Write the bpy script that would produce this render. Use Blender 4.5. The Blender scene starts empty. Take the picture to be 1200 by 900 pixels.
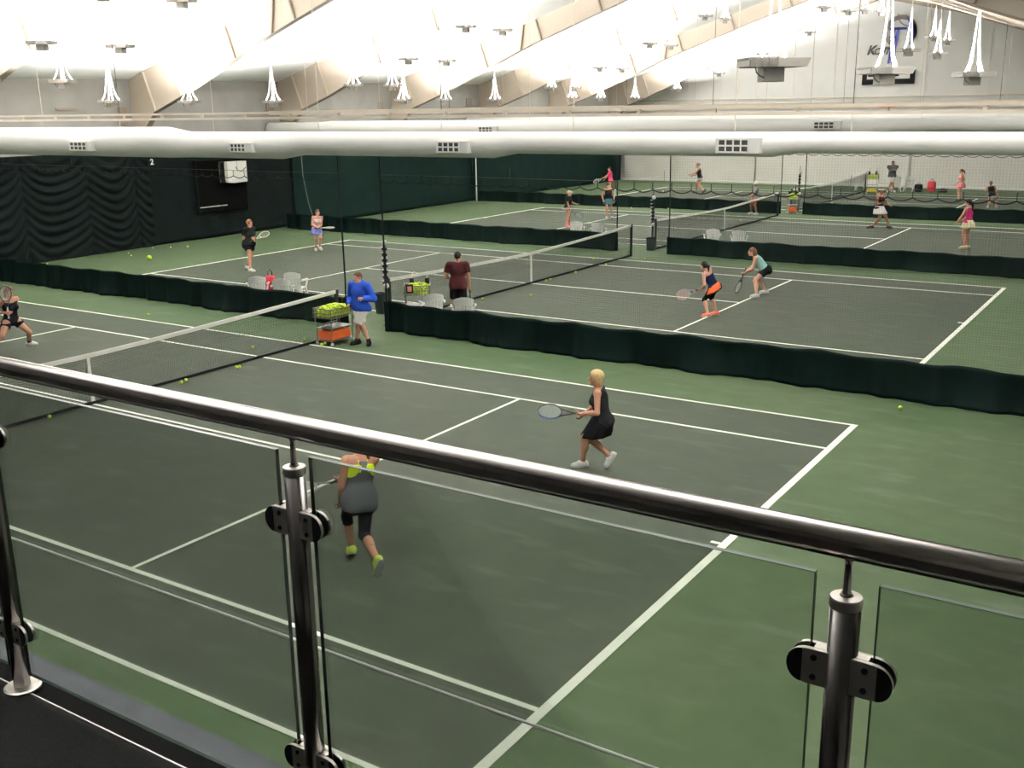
import bpy, bmesh, math, random
import numpy as np
from mathutils import Vector, Matrix
random.seed(7)
sc = bpy.context.scene
COL = sc.collection

# ------------------------------------------------------------------ camera (fitted to the court lines)
FPX = 1218.166
CAM = np.array([15.963, -10.764, 4.998])
YAW, PIT, ROL = -0.5810, 0.2611, -0.0153
FW = np.array([math.sin(YAW)*math.cos(PIT), math.cos(YAW)*math.cos(PIT), -math.sin(PIT)])
_R = np.cross(FW, [0, 0, 1]); _R /= np.linalg.norm(_R); _U = np.cross(_R, FW)
RT = _R*math.cos(ROL) + _U*math.sin(ROL)
UP = -_R*math.sin(ROL) + _U*math.cos(ROL)
cd = bpy.data.cameras.new('camera'); cam = bpy.data.objects.new('camera', cd); COL.objects.link(cam)
cd.sensor_width = 36; cd.sensor_fit = 'HORIZONTAL'; cd.lens = FPX/1200*36
cd.clip_start = 0.05; cd.clip_end = 300
cam.matrix_world = Matrix(((RT[0], UP[0], -FW[0], CAM[0]), (RT[1], UP[1], -FW[1], CAM[1]),
                           (RT[2], UP[2], -FW[2], CAM[2]), (0, 0, 0, 1)))
sc.camera = cam
w = bpy.data.worlds.new('world'); sc.world = w; w.use_nodes = True
w.node_tree.nodes['Background'].inputs[0].default_value = (0.8, 0.85, 0.9, 1)
w.node_tree.nodes['Background'].inputs[1].default_value = 0.05
sc.view_settings.view_transform = 'Standard'; sc.view_settings.look = 'None'
sc.view_settings.gamma = 1; sc.view_settings.use_curve_mapping = False
sc.view_settings.exposure = 0.0
LAMP_W = 600.0          # watts of one up-light

def ray(u, v): return FW + (u-600)/FPX*RT - (v-450)/FPX*UP
def onz(u, v, z=0.0): d = ray(u, v); return CAM + d*(z-CAM[2])/d[2]
def ony(u, v, Y): d = ray(u, v); return CAM + d*(Y-CAM[1])/d[1]
def onx(u, v, X): d = ray(u, v); return CAM + d*(X-CAM[0])/d[0]

# ------------------------------------------------------------------ materials
MATS = {}
def mat(name, col, rough=0.6, metal=0.0, noise=0.0, scale=3.0, spec=0.5, bump=0.0, emit=None, stretch=None):
    if name in MATS: return MATS[name]
    m = bpy.data.materials.new(name); m.use_nodes = True
    nt = m.node_tree; b = nt.nodes['Principled BSDF']
    b.inputs['Base Color'].default_value = (*col, 1); b.inputs['Roughness'].default_value = rough
    b.inputs['Metallic'].default_value = metal; b.inputs['Specular IOR Level'].default_value = spec
    if noise or bump:
        tc = nt.nodes.new('ShaderNodeTexCoord'); nz = nt.nodes.new('ShaderNodeTexNoise')
        mp = nt.nodes.new('ShaderNodeMapping')
        if stretch: mp.inputs['Scale'].default_value = stretch
        nz.inputs['Scale'].default_value = scale; nz.inputs['Detail'].default_value = 6
        nt.links.new(tc.outputs['Object'], mp.inputs[0]); nt.links.new(mp.outputs[0], nz.inputs['Vector'])
        if noise:
            r = nt.nodes.new('ShaderNodeValToRGB')
            r.color_ramp.elements[0].position = 0.3; r.color_ramp.elements[1].position = 0.7
            r.color_ramp.elements[0].color = (*[c*(1-noise) for c in col], 1)
            r.color_ramp.elements[1].color = (*[min(1, c*(1+noise)) for c in col], 1)
            nt.links.new(nz.outputs['Fac'], r.inputs[0]); nt.links.new(r.outputs[0], b.inputs['Base Color'])
        if bump:
            bp = nt.nodes.new('ShaderNodeBump'); bp.inputs['Strength'].default_value = bump
            nt.links.new(nz.outputs['Fac'], bp.inputs['Height']); nt.links.new(bp.outputs[0], b.inputs['Normal'])
    if emit:
        b.inputs['Emission Color'].default_value = (*emit[:3], 1); b.inputs['Emission Strength'].default_value = emit[3]
    MATS[name] = m; return m

def court_mat(name, col, tint, scuff):
    """painted acrylic floor: broad colour drift, fine grain, pale scuffs"""
    m = bpy.data.materials.new(name); m.use_nodes = True; nt = m.node_tree; b = nt.nodes['Principled BSDF']
    b.inputs['Roughness'].default_value = 0.7; b.inputs['Specular IOR Level'].default_value = 0.05
    tc = nt.nodes.new('ShaderNodeTexCoord')
    def nz(scale, detail, stretch=(1, 1, 1), rot=0):
        mp = nt.nodes.new('ShaderNodeMapping'); mp.inputs['Scale'].default_value = stretch
        mp.inputs['Rotation'].default_value[2] = rot
        n = nt.nodes.new('ShaderNodeTexNoise'); n.inputs['Scale'].default_value = scale; n.inputs['Detail'].default_value = detail
        nt.links.new(tc.outputs['Object'], mp.inputs[0]); nt.links.new(mp.outputs[0], n.inputs['Vector']); return n
    def ramp(src, p0, p1, c0, c1):
        r = nt.nodes.new('ShaderNodeValToRGB'); e = r.color_ramp.elements
        e[0].position, e[1].position = p0, p1; e[0].color = (*c0, 1); e[1].color = (*c1, 1)
        nt.links.new(src.outputs['Fac'], r.inputs[0]); return r
    def mix(fac, a, c, mode='MIX'):
        x = nt.nodes.new('ShaderNodeMix'); x.data_type = 'RGBA'; x.blend_type = mode
        if isinstance(fac, float): x.inputs[0].default_value = fac
        else: nt.links.new(fac, x.inputs[0])
        nt.links.new(a, x.inputs[6])
        if isinstance(c, tuple): x.inputs[7].default_value = (*c, 1)
        else: nt.links.new(c, x.inputs[7])
        return x.outputs[2]
    base = ramp(nz(0.22, 4), 0.35, 0.68, col, tint).outputs[0]
    grain = ramp(nz(2.2, 9), 0.3, 0.7, (0.88,)*3, (1.1,)*3).outputs[0]
    c = mix(0.8, base, grain, 'MULTIPLY')
    sf = ramp(nz(0.9, 8, (1, 3.2, 1), 0.5), 0.56, 0.76, (0, 0, 0), (0.6,)*3).outputs[0]
    sep = nt.nodes.new('ShaderNodeSeparateColor'); nt.links.new(sf, sep.inputs[0])
    c = mix(sep.outputs[0], c, scuff)
    nt.links.new(c, b.inputs['Base Color'])
    MATS[name] = m; return m

def glass_mat():
    m = bpy.data.materials.new('railing_glass'); m.use_nodes = True; nt = m.node_tree; nt.nodes.clear()
    o = nt.nodes.new('ShaderNodeOutputMaterial'); mx = nt.nodes.new('ShaderNodeMixShader')
    t = nt.nodes.new('ShaderNodeBsdfTransparent'); t.inputs[0].default_value = (0.82, 0.85, 0.82, 1)
    g = nt.nodes.new('ShaderNodeBsdfGlossy'); g.inputs['Roughness'].default_value = 0.02
    f = nt.nodes.new('ShaderNodeFresnel'); f.inputs[0].default_value = 1.45
    mu = nt.nodes.new('ShaderNodeMath'); mu.operation = 'MULTIPLY'; mu.inputs[1].default_value = 0.35
    nt.links.new(f.outputs[0], mu.inputs[0])
    nt.links.new(mu.outputs[0], mx.inputs[0]); nt.links.new(t.outputs[0], mx.inputs[1]); nt.links.new(g.outputs[0], mx.inputs[2])
    nt.links.new(mx.outputs[0], o.inputs[0]); MATS['glass'] = m; return m

M_GREEN = court_mat('court_green', (0.046, 0.072, 0.035), (0.060, 0.081, 0.044), (0.09, 0.115, 0.08))
M_GREY = court_mat('court_grey', (0.036, 0.045, 0.031), (0.046, 0.052, 0.038), (0.075, 0.087, 0.066))
M_LINE = mat('line_paint', (0.90, 0.92, 0.80), 0.6, noise=0.06, scale=4)
M_CEIL = mat('ceiling_liner', (0.86, 0.86, 0.845), 0.8, noise=0.02, scale=0.5)
M_WALLUP = mat('wall_liner', (0.34, 0.335, 0.315), 0.8, noise=0.10, scale=0.9)
M_FARWALL = mat('far_wall_panel', (0.84, 0.835, 0.82), 0.7, noise=0.03, scale=0.7)
M_CREAM = mat('cream_steel', (0.52, 0.445, 0.365), 0.55, noise=0.03, scale=2)
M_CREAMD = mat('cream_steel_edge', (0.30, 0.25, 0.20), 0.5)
M_CURT1 = mat('curtain_black_green', (0.0042, 0.0062, 0.0060), 0.75, spec=0.03, noise=0.15, scale=2)
M_CURT2 = mat('curtain_green', (0.0040, 0.0115, 0.0095), 0.7, spec=0.03, noise=0.2, scale=1.5)
M_SKIRT = mat('skirt_vinyl', (0.0024, 0.0072, 0.0060), 0.55, spec=0.05, noise=0.35, scale=1.4, bump=0.15)
M_FARCURT = mat('white_vinyl', (0.76, 0.745, 0.69), 0.6, noise=0.04, scale=0.8)
M_NET = mat('net_cord', (0.010, 0.012, 0.010), 0.9, spec=0.02)
M_DIVNET = mat('divider_net_cord', (0.012, 0.020, 0.016), 0.9, spec=0.05)
M_BLACK = mat('black_matte', (0.008, 0.008, 0.009), 0.6, spec=0.08)
M_BLKSTEEL = mat('black_steel', (0.015, 0.015, 0.016), 0.35)
M_TAPE = mat('net_tape', (0.72, 0.71, 0.64), 0.7, noise=0.05)
M_DUCT = mat('duct_white', (0.74, 0.735, 0.71), 0.5, noise=0.03, scale=1.2)
M_DUCTG = mat('duct_grille_dark', (0.05, 0.045, 0.04), 0.6)
M_RAILT = mat('track_cream', (0.62, 0.54, 0.45), 0.6, noise=0.06, scale=2)
M_WHITEP = mat('white_plastic', (0.86, 0.86, 0.82), 0.4, noise=0.03)
M_FIXW = mat('fixture_white', (0.85, 0.84, 0.80), 0.4)
M_FIXG = mat('fixture_grey', (0.42, 0.40, 0.37), 0.5, noise=0.08, scale=9)
M_WIRE = mat('wire_white', (0.9, 0.89, 0.86), 0.5)
M_DARKWIRE = mat('wire_dark', (0.06, 0.055, 0.05), 0.5)
M_STEEL = mat('brushed_steel', (0.46, 0.42, 0.40), 0.2, metal=1.0, noise=0.06, scale=30, stretch=(0.3, 8, 8))
M_STEELD = mat('dark_steel', (0.20, 0.185, 0.175), 0.30, metal=1.0)
M_STEELL = mat('pale_steel', (0.62, 0.58, 0.53), 0.34, metal=1.0)
M_POST = mat('post_steel', (0.13, 0.12, 0.115), 0.24, metal=1.0)
M_GLASSEDGE = mat('glass_edge', (0.012, 0.022, 0.016), 0.15)
M_CARPET = mat('black_carpet', (0.008, 0.008, 0.0078), 0.95, spec=0.0, noise=0.5, scale=60, bump=0.4, stretch=(1, 5, 1))
M_LEDGE = mat('grey_ledge', (0.055, 0.055, 0.062), 0.85, spec=0.03, noise=0.15, scale=6, bump=0.2)
M_FASCIA = mat('black_fascia', (0.003, 0.003, 0.003), 0.8, spec=0.0)
M_BACKWALL = mat('balcony_wall', (0.018, 0.017, 0.017), 0.8)
M_NEARWALL = mat('hall_wall_dark', (0.09, 0.11, 0.10), 0.8)
M_BALL = mat('ball_felt', (0.55, 0.68, 0.06), 0.9, noise=0.12, scale=30)
M_BALLP = mat('ball_felt_pale', (0.66, 0.74, 0.30), 0.9, noise=0.1, scale=30)
M_ORANGE = mat('orange_plastic', (0.80, 0.14, 0.03), 0.5, noise=0.08, scale=8)
M_CHROME = mat('cart_wire', (0.30, 0.29, 0.27), 0.35, metal=0.8)
M_PAPER = mat('paper', (0.62, 0.62, 0.60), 0.8)
M_BIN = mat('bin_green', (0.008, 0.018, 0.017), 0.45)
M_SKIN = mat('skin_light', (0.50, 0.25, 0.165), 0.55, spec=0.15, noise=0.06, scale=8)
M_SKINP = mat('skin_pink', (0.56, 0.30, 0.215), 0.55, spec=0.15, noise=0.06, scale=8)
M_SKINT = mat('skin_tan', (0.36, 0.18, 0.11), 0.55, spec=0.15, noise=0.06, scale=8)
glass_mat()

# ------------------------------------------------------------------ mesh helpers
def link(name, me, m, parent=None, smooth=False):
    o = bpy.data.objects.new(name, me); COL.objects.link(o)
    if m is not None and not me.materials: me.materials.append(m)
    if smooth:
        me.polygons.foreach_set('use_smooth', [True]*len(me.polygons))
    if parent: o.parent = parent
    return o
class MB:
    def __init__(s): s.v = []; s.f = []; s.mi = []
    def add(s, vs, fs, mi=0):
        n = len(s.v); s.v += [tuple(map(float, p)) for p in vs]; s.f += [tuple(i+n for i in f) for f in fs]; s.mi += [mi]*len(fs); return s
    def box(s, x0, x1, y0, y1, z0, z1, mi=0):
        return s.add([(x0,y0,z0),(x1,y0,z0),(x1,y1,z0),(x0,y1,z0),(x0,y0,z1),(x1,y0,z1),(x1,y1,z1),(x0,y1,z1)],
                     [(0,3,2,1),(4,5,6,7),(0,1,5,4),(1,2,6,5),(2,3,7,6),(3,0,4,7)], mi)
    def tube(s, pts, r, n=8, mi=0, cap=True):
        """pts: polyline, r: radius or list"""
        P = [np.array(p, float) for p in pts]
        rr = r if hasattr(r, '__len__') else [r]*len(P)
        rings = []
        for i, p in enumerate(P):
            t = (P[min(i+1, len(P)-1)] - P[max(i-1, 0)]); t = t/(np.linalg.norm(t)+1e-9)
            a = np.cross(t, [0, 0, 1] if abs(t[2]) < 0.9 else [1, 0, 0]); a /= np.linalg.norm(a); b = np.cross(t, a)
            rings.append([p + rr[i]*(math.cos(2*math.pi*k/n)*a + math.sin(2*math.pi*k/n)*b) for k in range(n)])
        vs = [q for g in rings for q in g]; fs = []
        for i in range(len(P)-1):
            for k in range(n):
                fs.append((i*n+k, i*n+(k+1) % n, (i+1)*n+(k+1) % n, (i+1)*n+k))
        if cap:
            fs.append(tuple(range(n-1, -1, -1))); fs.append(tuple((len(P)-1)*n+k for k in range(n)))
        return s.add(vs, fs, mi)
    def prism(s, poly, axis, a0, a1, mi=0):
        """extrude a 2D polygon along an axis (0,1,2)"""
        n = len(poly); vs = []
        for a in (a0, a1):
            for (p, q) in poly:
                v = [p, q]; v.insert(axis, a); vs.append(v)
        fs = [tuple(range(n)), tuple(range(2*n-1, n-1, -1))] + [(i, i+n, (i+1) % n+n, (i+1) % n) for i in range(n)]
        return s.add(vs, fs, mi)
    def lathe(s, prof, n=16, c=(0, 0, 0), mi=0):
        vs = []; fs = []
        for (r, z) in prof:
            for k in range(n):
                a = 2*math.pi*k/n; vs.append((c[0]+r*math.cos(a), c[1]+r*math.sin(a), c[2]+z))
        for i in range(len(prof)-1):
            for k in range(n):
                fs.append((i*n+k, i*n+(k+1) % n, (i+1)*n+(k+1) % n, (i+1)*n+k))
        fs.append(tuple(range(n-1, -1, -1))); fs.append(tuple((len(prof)-1)*n+k for k in range(n)))
        return s.add(vs, fs, mi)
    def mesh(s, name='mesh', fix=True):
        me = bpy.data.meshes.new(name); me.from_pydata(s.v, [], s.f)
        if fix:
            b = bmesh.new(); b.from_mesh(me); bmesh.ops.recalc_face_normals(b, faces=b.faces); b.to_mesh(me); b.free()
        me.update(); return me
    def build(s, name, m, parent=None, smooth=False, bevel=0, fix=True):
        me = s.mesh(name, fix)
        ms = m if isinstance(m, (list, tuple)) else [m]
        for q in ms: me.materials.append(q)
        if len(ms) > 1: me.polygons.foreach_set('material_index', s.mi)
        o = link(name, me, None, parent, smooth)
        if bevel:
            bv = o.modifiers.new('bevel', 'BEVEL'); bv.width = bevel; bv.segments = 2; bv.limit_method = 'ANGLE'
        return o
def empty(name, loc=(0, 0, 0), rz=0.0):
    o = bpy.data.objects.new(name, None); COL.objects.link(o); o.location = tuple(map(float, loc)); o.rotation_euler = (0, 0, rz)
    o.empty_display_size = 0.1; return o
def tag(o, label=None, cat=None, group=None, kind=None):
    if label: o['label'] = label
    if cat: o['category'] = cat
    if group: o['group'] = group
    if kind: o['kind'] = kind
    return o
KIDS = {}
def copy_tree(o, parent=None):
    c = o.copy(); COL.objects.link(c)
    if parent: c.parent = parent
    for ch in list(o.children): copy_tree(ch, c)
    return c
def text_mesh(s, size, extrude=0.004, shear=0.0):
    cu = bpy.data.curves.new('lettering', 'FONT'); cu.body = s; cu.size = size; cu.extrude = extrude; cu.shear = shear; cu.offset = .02*size
    cu.align_x = 'CENTER'; cu.align_y = 'CENTER'
    ob = bpy.data.objects.new('lettering', cu); COL.objects.link(ob)
    dg = bpy.context.evaluated_depsgraph_get(); me = bpy.data.meshes.new_from_object(ob.evaluated_get(dg))
    bpy.data.objects.remove(ob); bpy.data.curves.remove(cu); return me

# ------------------------------------------------------------------ the hall
D = 14.65
COURT_Y = [0.0, D, 2*D+0.08, 3*D+0.1]
DIV_Y = [7.38, 22.05, 36.8]
XL, XR, YN, YF = -17.95, 18.6, -15.5, 54.6
RIDGE_X, RIDGE_Z, SLOPE = -0.5, 11.4, 0.30
def roof_z(X): return RIDGE_Z - SLOPE*abs(X-RIDGE_X)

floor = tag(MB().box(XL-.2, XR+.2, YN, YF+.2, -0.2, 0.0).build('floor', M_GREEN), kind='structure')
for cy in COURT_Y:
    MB().box(-11.885, 11.885, cy-5.485, cy+5.485, 0.0, 0.003).build('court_surface', M_GREY, floor)
def fline(x0, x1, y0, y1): MB().box(x0, x1, y0, y1, 0.003, 0.006).build('court_line', M_LINE, floor)
LW = 0.06
for cy in COURT_Y:
    for s in (-1, 1):
        fline(-11.885, 11.885, cy+s*5.485-(LW if s > 0 else 0), cy+s*5.485+(LW if s < 0 else 0))
        fline(-11.785, 11.785, cy+s*4.115-(LW if s > 0 else 0), cy+s*4.115+(LW if s < 0 else 0))
        fline(min(s*11.885, s*11.785), max(s*11.885, s*11.785), cy-5.43, cy+5.43)
        fline(min(s*6.4, s*6.345), max(s*6.4, s*6.345), cy-4.06, cy+4.06)
        fline(min(s*11.785, s*11.665), max(s*11.785, s*11.665), cy-LW/2, cy+LW/2)
    fline(-6.345, 6.345, cy-LW/2, cy+LW/2)

def wall_box(name, *a, m): return tag(MB().box(*a).build(name, m), kind='structure')
wl = wall_box('wall_left', XL-.2, XL, YN, YF, 0, roof_z(XL)+.1, m=M_WALLUP)
wall_box('wall_right', XR, XR+.2, YN, YF, 0, roof_z(XR)+.1, m=M_WALLUP)
gable = [(XL-.2, 0), (XR+.2, 0), (XR+.2, roof_z(XR)+.1), (RIDGE_X, RIDGE_Z+.1), (XL-.2, roof_z(XL)+.1)]
wf = tag(MB().prism(gable, 1, YF, YF+.2).build('wall_far', M_FARWALL), kind='structure')
tag(MB().prism(gable, 1, -13.2, -13.0).build('wall_balcony_back', M_BACKWALL), kind='structure')
wall_box('wall_near', XL, XR, -9.3, -9.1, 0, 2.8, m=M_NEARWALL)
ce = MB()
ce.prism([(XL-.3, roof_z(XL-.3)), (RIDGE_X, RIDGE_Z), (RIDGE_X, RIDGE_Z+.2), (XL-.3, roof_z(XL-.3)+.2)], 1, YN-.2, YF+.2)
ce.prism([(RIDGE_X, RIDGE_Z), (XR+.3, roof_z(XR+.3)), (XR+.3, roof_z(XR+.3)+.2), (RIDGE_X, RIDGE_Z+.2)], 1, YN-.2, YF+.2)
tag(ce.build('ceiling', M_CEIL), kind='structure')
# battens and seams of the far wall panels, torn liner on the left wall
for X in (-15.4, -12.9, -10.6, -8.3, -5.9, -3.4, 1.9, 5.2, 7.6, 10.2, 13.0):
    MB().box(X-.05, X+.05, YF-.035, YF, 3.4, roof_z(X)-.05).build('panel_batten', M_FARWALL, wf)
for z in (4.55, 5.15):
    MB().box(XL, XR, YF-.05, YF, z, z+.09).build('wall_girt', M_RAILT, wf)
def liner_band(y0, y1):
    mb = MB(); nx = 24; vs = []; fs = []
    for i in range(nx+1):
        for j in range(7):
            y = y0+(y1-y0)*i/nx; z = 3.3+2.45*j/6
            vs.append((XL+.06+.05*math.sin(y*2.3+j*1.7)*math.sin(j*1.1), y, z))
    for i in range(nx):
        for j in range(6): a = i*7+j; fs.append((a, a+7, a+8, a+1))
    mb.add(vs, fs); return mb.build('liner_panel', M_WALLUP, wl, smooth=True)
for y0 in (0.3, 7.9, 15.5, 23.1, 30.7, 38.3, 45.7): liner_band(y0, y0+7.0)
for (u0, u1, v0, v1) in ((66, 90, 126.0, 129.0), (140, 148, 125.5, 147), (313, 320, 114, 130), (445, 449, 120, 128), (547, 553, 115, 124)):
    a, b = onx(u0, v1, XL+.16), onx(u1, v0, XL+.16)
    MB().box(XL+.12, XL+.16, a[1], b[1], a[2], b[2]).build('liner_tear', M_CREAMD, wl)

# ------------------------------------------------------------------ steel roof frames
FRAME_Y = [(-15.2, 'above the balcony'), (0.0, 'above the middle of the nearest court'),
           (7.6, 'above the first divider net'), (15.2, 'crossing over the second court behind the first duct'),
           (22.8, 'washed bright by lamps above the second divider net'), (30.4, 'crossing over the third court'),
           (37.95, 'washed bright by lamps above the third divider net'), (45.45, 'crossing over the farthest court'),
           (53.3, 'hard against the far gable wall')]
def make_frame(y, lab):
    root = empty('roof_frame', (0, y, 0)); tag(root, 'cream steel roof frame ' + lab, 'roof frame', 'cream steel roof frames')
    for s in (-1, 1):
        def X(d): return RIDGE_X + s*d          # d = distance from the ridge
        lo = [(16.0, 5.0), (14.5, 5.52), (11.6, 6.68), (9.8, 7.40), (8.7, 7.80), (4.5, 9.22), (0.0, 10.62)]
        if s > 0: lo = [(d, z+.32*min(1, d/4)) for d, z in lo]
        edge = abs((XL if s < 0 else XR) - RIDGE_X)
        top = [(d, RIDGE_Z-SLOPE*d-.02) for d in (0.0, edge-.02)]
        web = [(X(d), z) for d, z in lo] + [(X(d), z) for d, z in top] + [(X(edge-.02), 4.0), (X(edge-.42), 4.0)]
        MB().prism(web, 1, -.012, .012).build('rafter_web', M_CREAM, root)
        c0 = [(X(edge-.42), 4.0), (X(edge-.02), 4.0), (X(edge-.02), 0), (X(edge-.32), 0)]
        MB().prism(c0, 1, -.12, .12).build('column', M_CREAM, root)
        fl = MB(); pts = [(edge-.42, 4.0)] + lo
        for (d0, z0), (d1, z1) in zip(pts, pts[1:]):
            fl.prism([(X(d0), z0), (X(d1), z1), (X(d1), z1-.022), (X(d0), z0-.022)], 1, -.12, .12)
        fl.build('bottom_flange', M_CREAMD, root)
        for d, z in ((16.0, 5.0), (14.5, 5.52), (11.6, 6.68), (9.8, 7.40), (8.7, 7.80), (5.7, 8.82), (2.6, 9.83)):
            zt = RIDGE_Z - SLOPE*d; z = z + (.32*min(1, d/4) if s > 0 else 0)
            dx = 0.33*(zt-z) if d > 11 else (-.16 if d == 9.8 else .3)*(zt-z)
            a, b = (X(d), z), (X(d+dx), RIDGE_Z-SLOPE*(d+dx)-.03)
            tt = .03
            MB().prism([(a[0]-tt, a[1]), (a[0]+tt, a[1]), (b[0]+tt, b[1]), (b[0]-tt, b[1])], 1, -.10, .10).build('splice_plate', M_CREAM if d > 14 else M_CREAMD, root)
for y, lab in FRAME_Y: make_frame(y, lab)

# ------------------------------------------------------------------ hanging up-lights
def make_fixture(big=True):
    root = empty('uplight_fixture')
    pan = MB()
    pan.prism([(-.30, .0), (.30, .0), (.34, .09), (-.34, .09)], 1, -.22, .22)
    pan.build('reflector_pan', M_FIXG, root)
    rb = MB()
    for i in range(14):
        x = -.33 + i*.024
        rb.box(x, x+.008, -.235, .235, .005, .10)
    tag(rb.build('cooling_ribs', M_FIXG, root), kind='stuff')
    MB().box(-.29, .29, -.20, .20, .091, .096).build('lens', M_FIXW, root)
    MB().box(-.13, .10, -.10, .12, -.15, 0).build('ballast_box', M_FIXG, root, bevel=.008)
    MB().tube([(-.22, -.1, 0), (-.21, -.1, -.05), (-.17, -.1, -.09), (-.12, -.1, -.11)], .007, 6).build('power_cable', M_DARKWIRE, root)
    for i, (x, y) in enumerate(((-.28, -.18), (-.12, .18), (.12, -.18), (.28, .18))):  # strands white and thickened at the foot to imitate lamp glare on the wires
        MB().tube([(x*.7, y, .09), (x*.42, y*.6, .26), (x*.24, y*.36, .62), (x*.07, y*.1, 1.30)], [.013, .009, .007, .006], 6).build('hanger_wire', M_WIRE, root)
    ld = bpy.data.lights.new('uplight_lamp', 'AREA'); ld.shape = 'RECTANGLE'; ld.size = .5; ld.size_y = .34
    ld.energy = LAMP_W; ld.color = (1.0, 0.985, 0.955); ld.spread = math.radians(165)
    lo = bpy.data.objects.new('lamp', ld); COL.objects.link(lo); lo.parent = root; lo.location = (0, 0, .11); lo.rotation_euler = (math.pi, 0, 0)
    return root
FIX = []
FR_LAB = {-7.6: 'by the balcony', 7.6: 'by the first divider net', 22.8: 'by the second divider net', 37.95: 'by the third divider net', 53.3: 'by the far wall'}
for X, z, rowname in ((-12.5, 5.85, 'lowest'), (-9.7, 6.72, 'second up'), (-7.0, 7.75, 'third up'), (-4.2, 8.85, 'highest')):
    for fy, dl in FR_LAB.items():
        for dy in (-1.25, 1.15):
            if fy + dy > 53.5: continue
            if fy < 0: continue
            FIX.append((X, fy+dy, z, 'white uplight, %s of the left roof slope pairs, %s' % (rowname, dl), 0.3))
for k, (us, nm) in enumerate((((130, 222, 320), 'second'), ((473, 522, 580), 'third'), ((671, 704, 744), 'farthest'))):
    for q, u in enumerate(us):
        p = onx(u, 119-2.2*k, -13.7)
        FIX.append((p[0], p[1], p[2]-.05, 'low white uplight near the dark curtain over the %s court' % nm, 0.1))
for y in (-4.3, -1.2, 2.6): FIX.append((-13.7, y, 5.28, 'low white uplight near the dark curtain over the nearest court', 0.1))
for X, y, z, l in ((11.95, .55, 5.36, 'large grey uplight with ribbed end above the nearest baseline'), (12.0, 5.1, 5.36, 'uplight hanging in front of the black wall sign'),
                   (12.1, 11.2, 5.40, 'uplight with spread wires right of the wall emblem'), (7.6, 25.4, 6.5, 'uplight hanging just below the round wall emblem'),
                   (7.0, 32.6, 6.62, 'uplight with cable loop right of the emblem'), (4.9, 41.6, 7.72, 'small uplight right of the emblem, in front of gable wall'),
                   (5.1, 43.6, 7.62, 'small uplight lowest by the right roof slope'), (2.0, 34.5, 8.72, 'uplight under the ridge left of the emblem'), (2.0, 38.0, 8.8, 'uplight under the ridge left of the emblem'),
                   (2.0, 40.6, 9.0, 'uplight under the ridge left of the emblem'), (2.0, 43.5, 9.1, 'uplight under the ridge left of the emblem')):
    FIX.append((X, y, z, l, 0.15))
for X, y, l in ((15.2, -7.3, 'unseen uplight added over the balcony end of the right eave'), (13.0, -7.9, 'unseen uplight added over the glass railing')): FIX.append((X, y, 5.78, l, .2))  # added lamps out of view, there to brighten the top of the handrail
for X, z in ((8.6, 7.1), (11.4, 6.2)):  # added pairs above the view, kept for the handrail highlight
    for dy in (-1.25, 1.15) : FIX.append((X, -7.6+dy, z, 'unseen uplight added in a pair on the right roof slope by the balcony', .2))
for X, z in ((3.2, 8.9), (5.9, 8.1), (8.5, 7.3)):  # added pairs above the view that brighten the near right rafter
    for dy in (-1.25, 1.15): FIX.append((X, 7.6+dy, z, 'unseen uplight added in a pair on the right slope over the first divider net', .2))
for y in (18.5, 26.5, 32.0, 40.0): FIX.append((14.6, y, 5.5, 'unseen low uplight added near the right side wall', .1))  # added beyond the right edge of view to balance the light
proto = None
for i, (X, y, z, l, rz) in enumerate(FIX):
    if proto is None: proto = o = make_fixture()
    else: o = copy_tree(proto)
    o.location = (X, y, z); o.rotation_euler = (0, 0, rz + (0.5 if X > 0 else 0.0)); tag(o, l, 'light fixture', 'hanging uplights')
    MB().tube([(0, 0, 1.30), (0, 0, roof_z(X)-z+.01)], .006, 6).build('drop_cable', M_WIRE, o)

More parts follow.
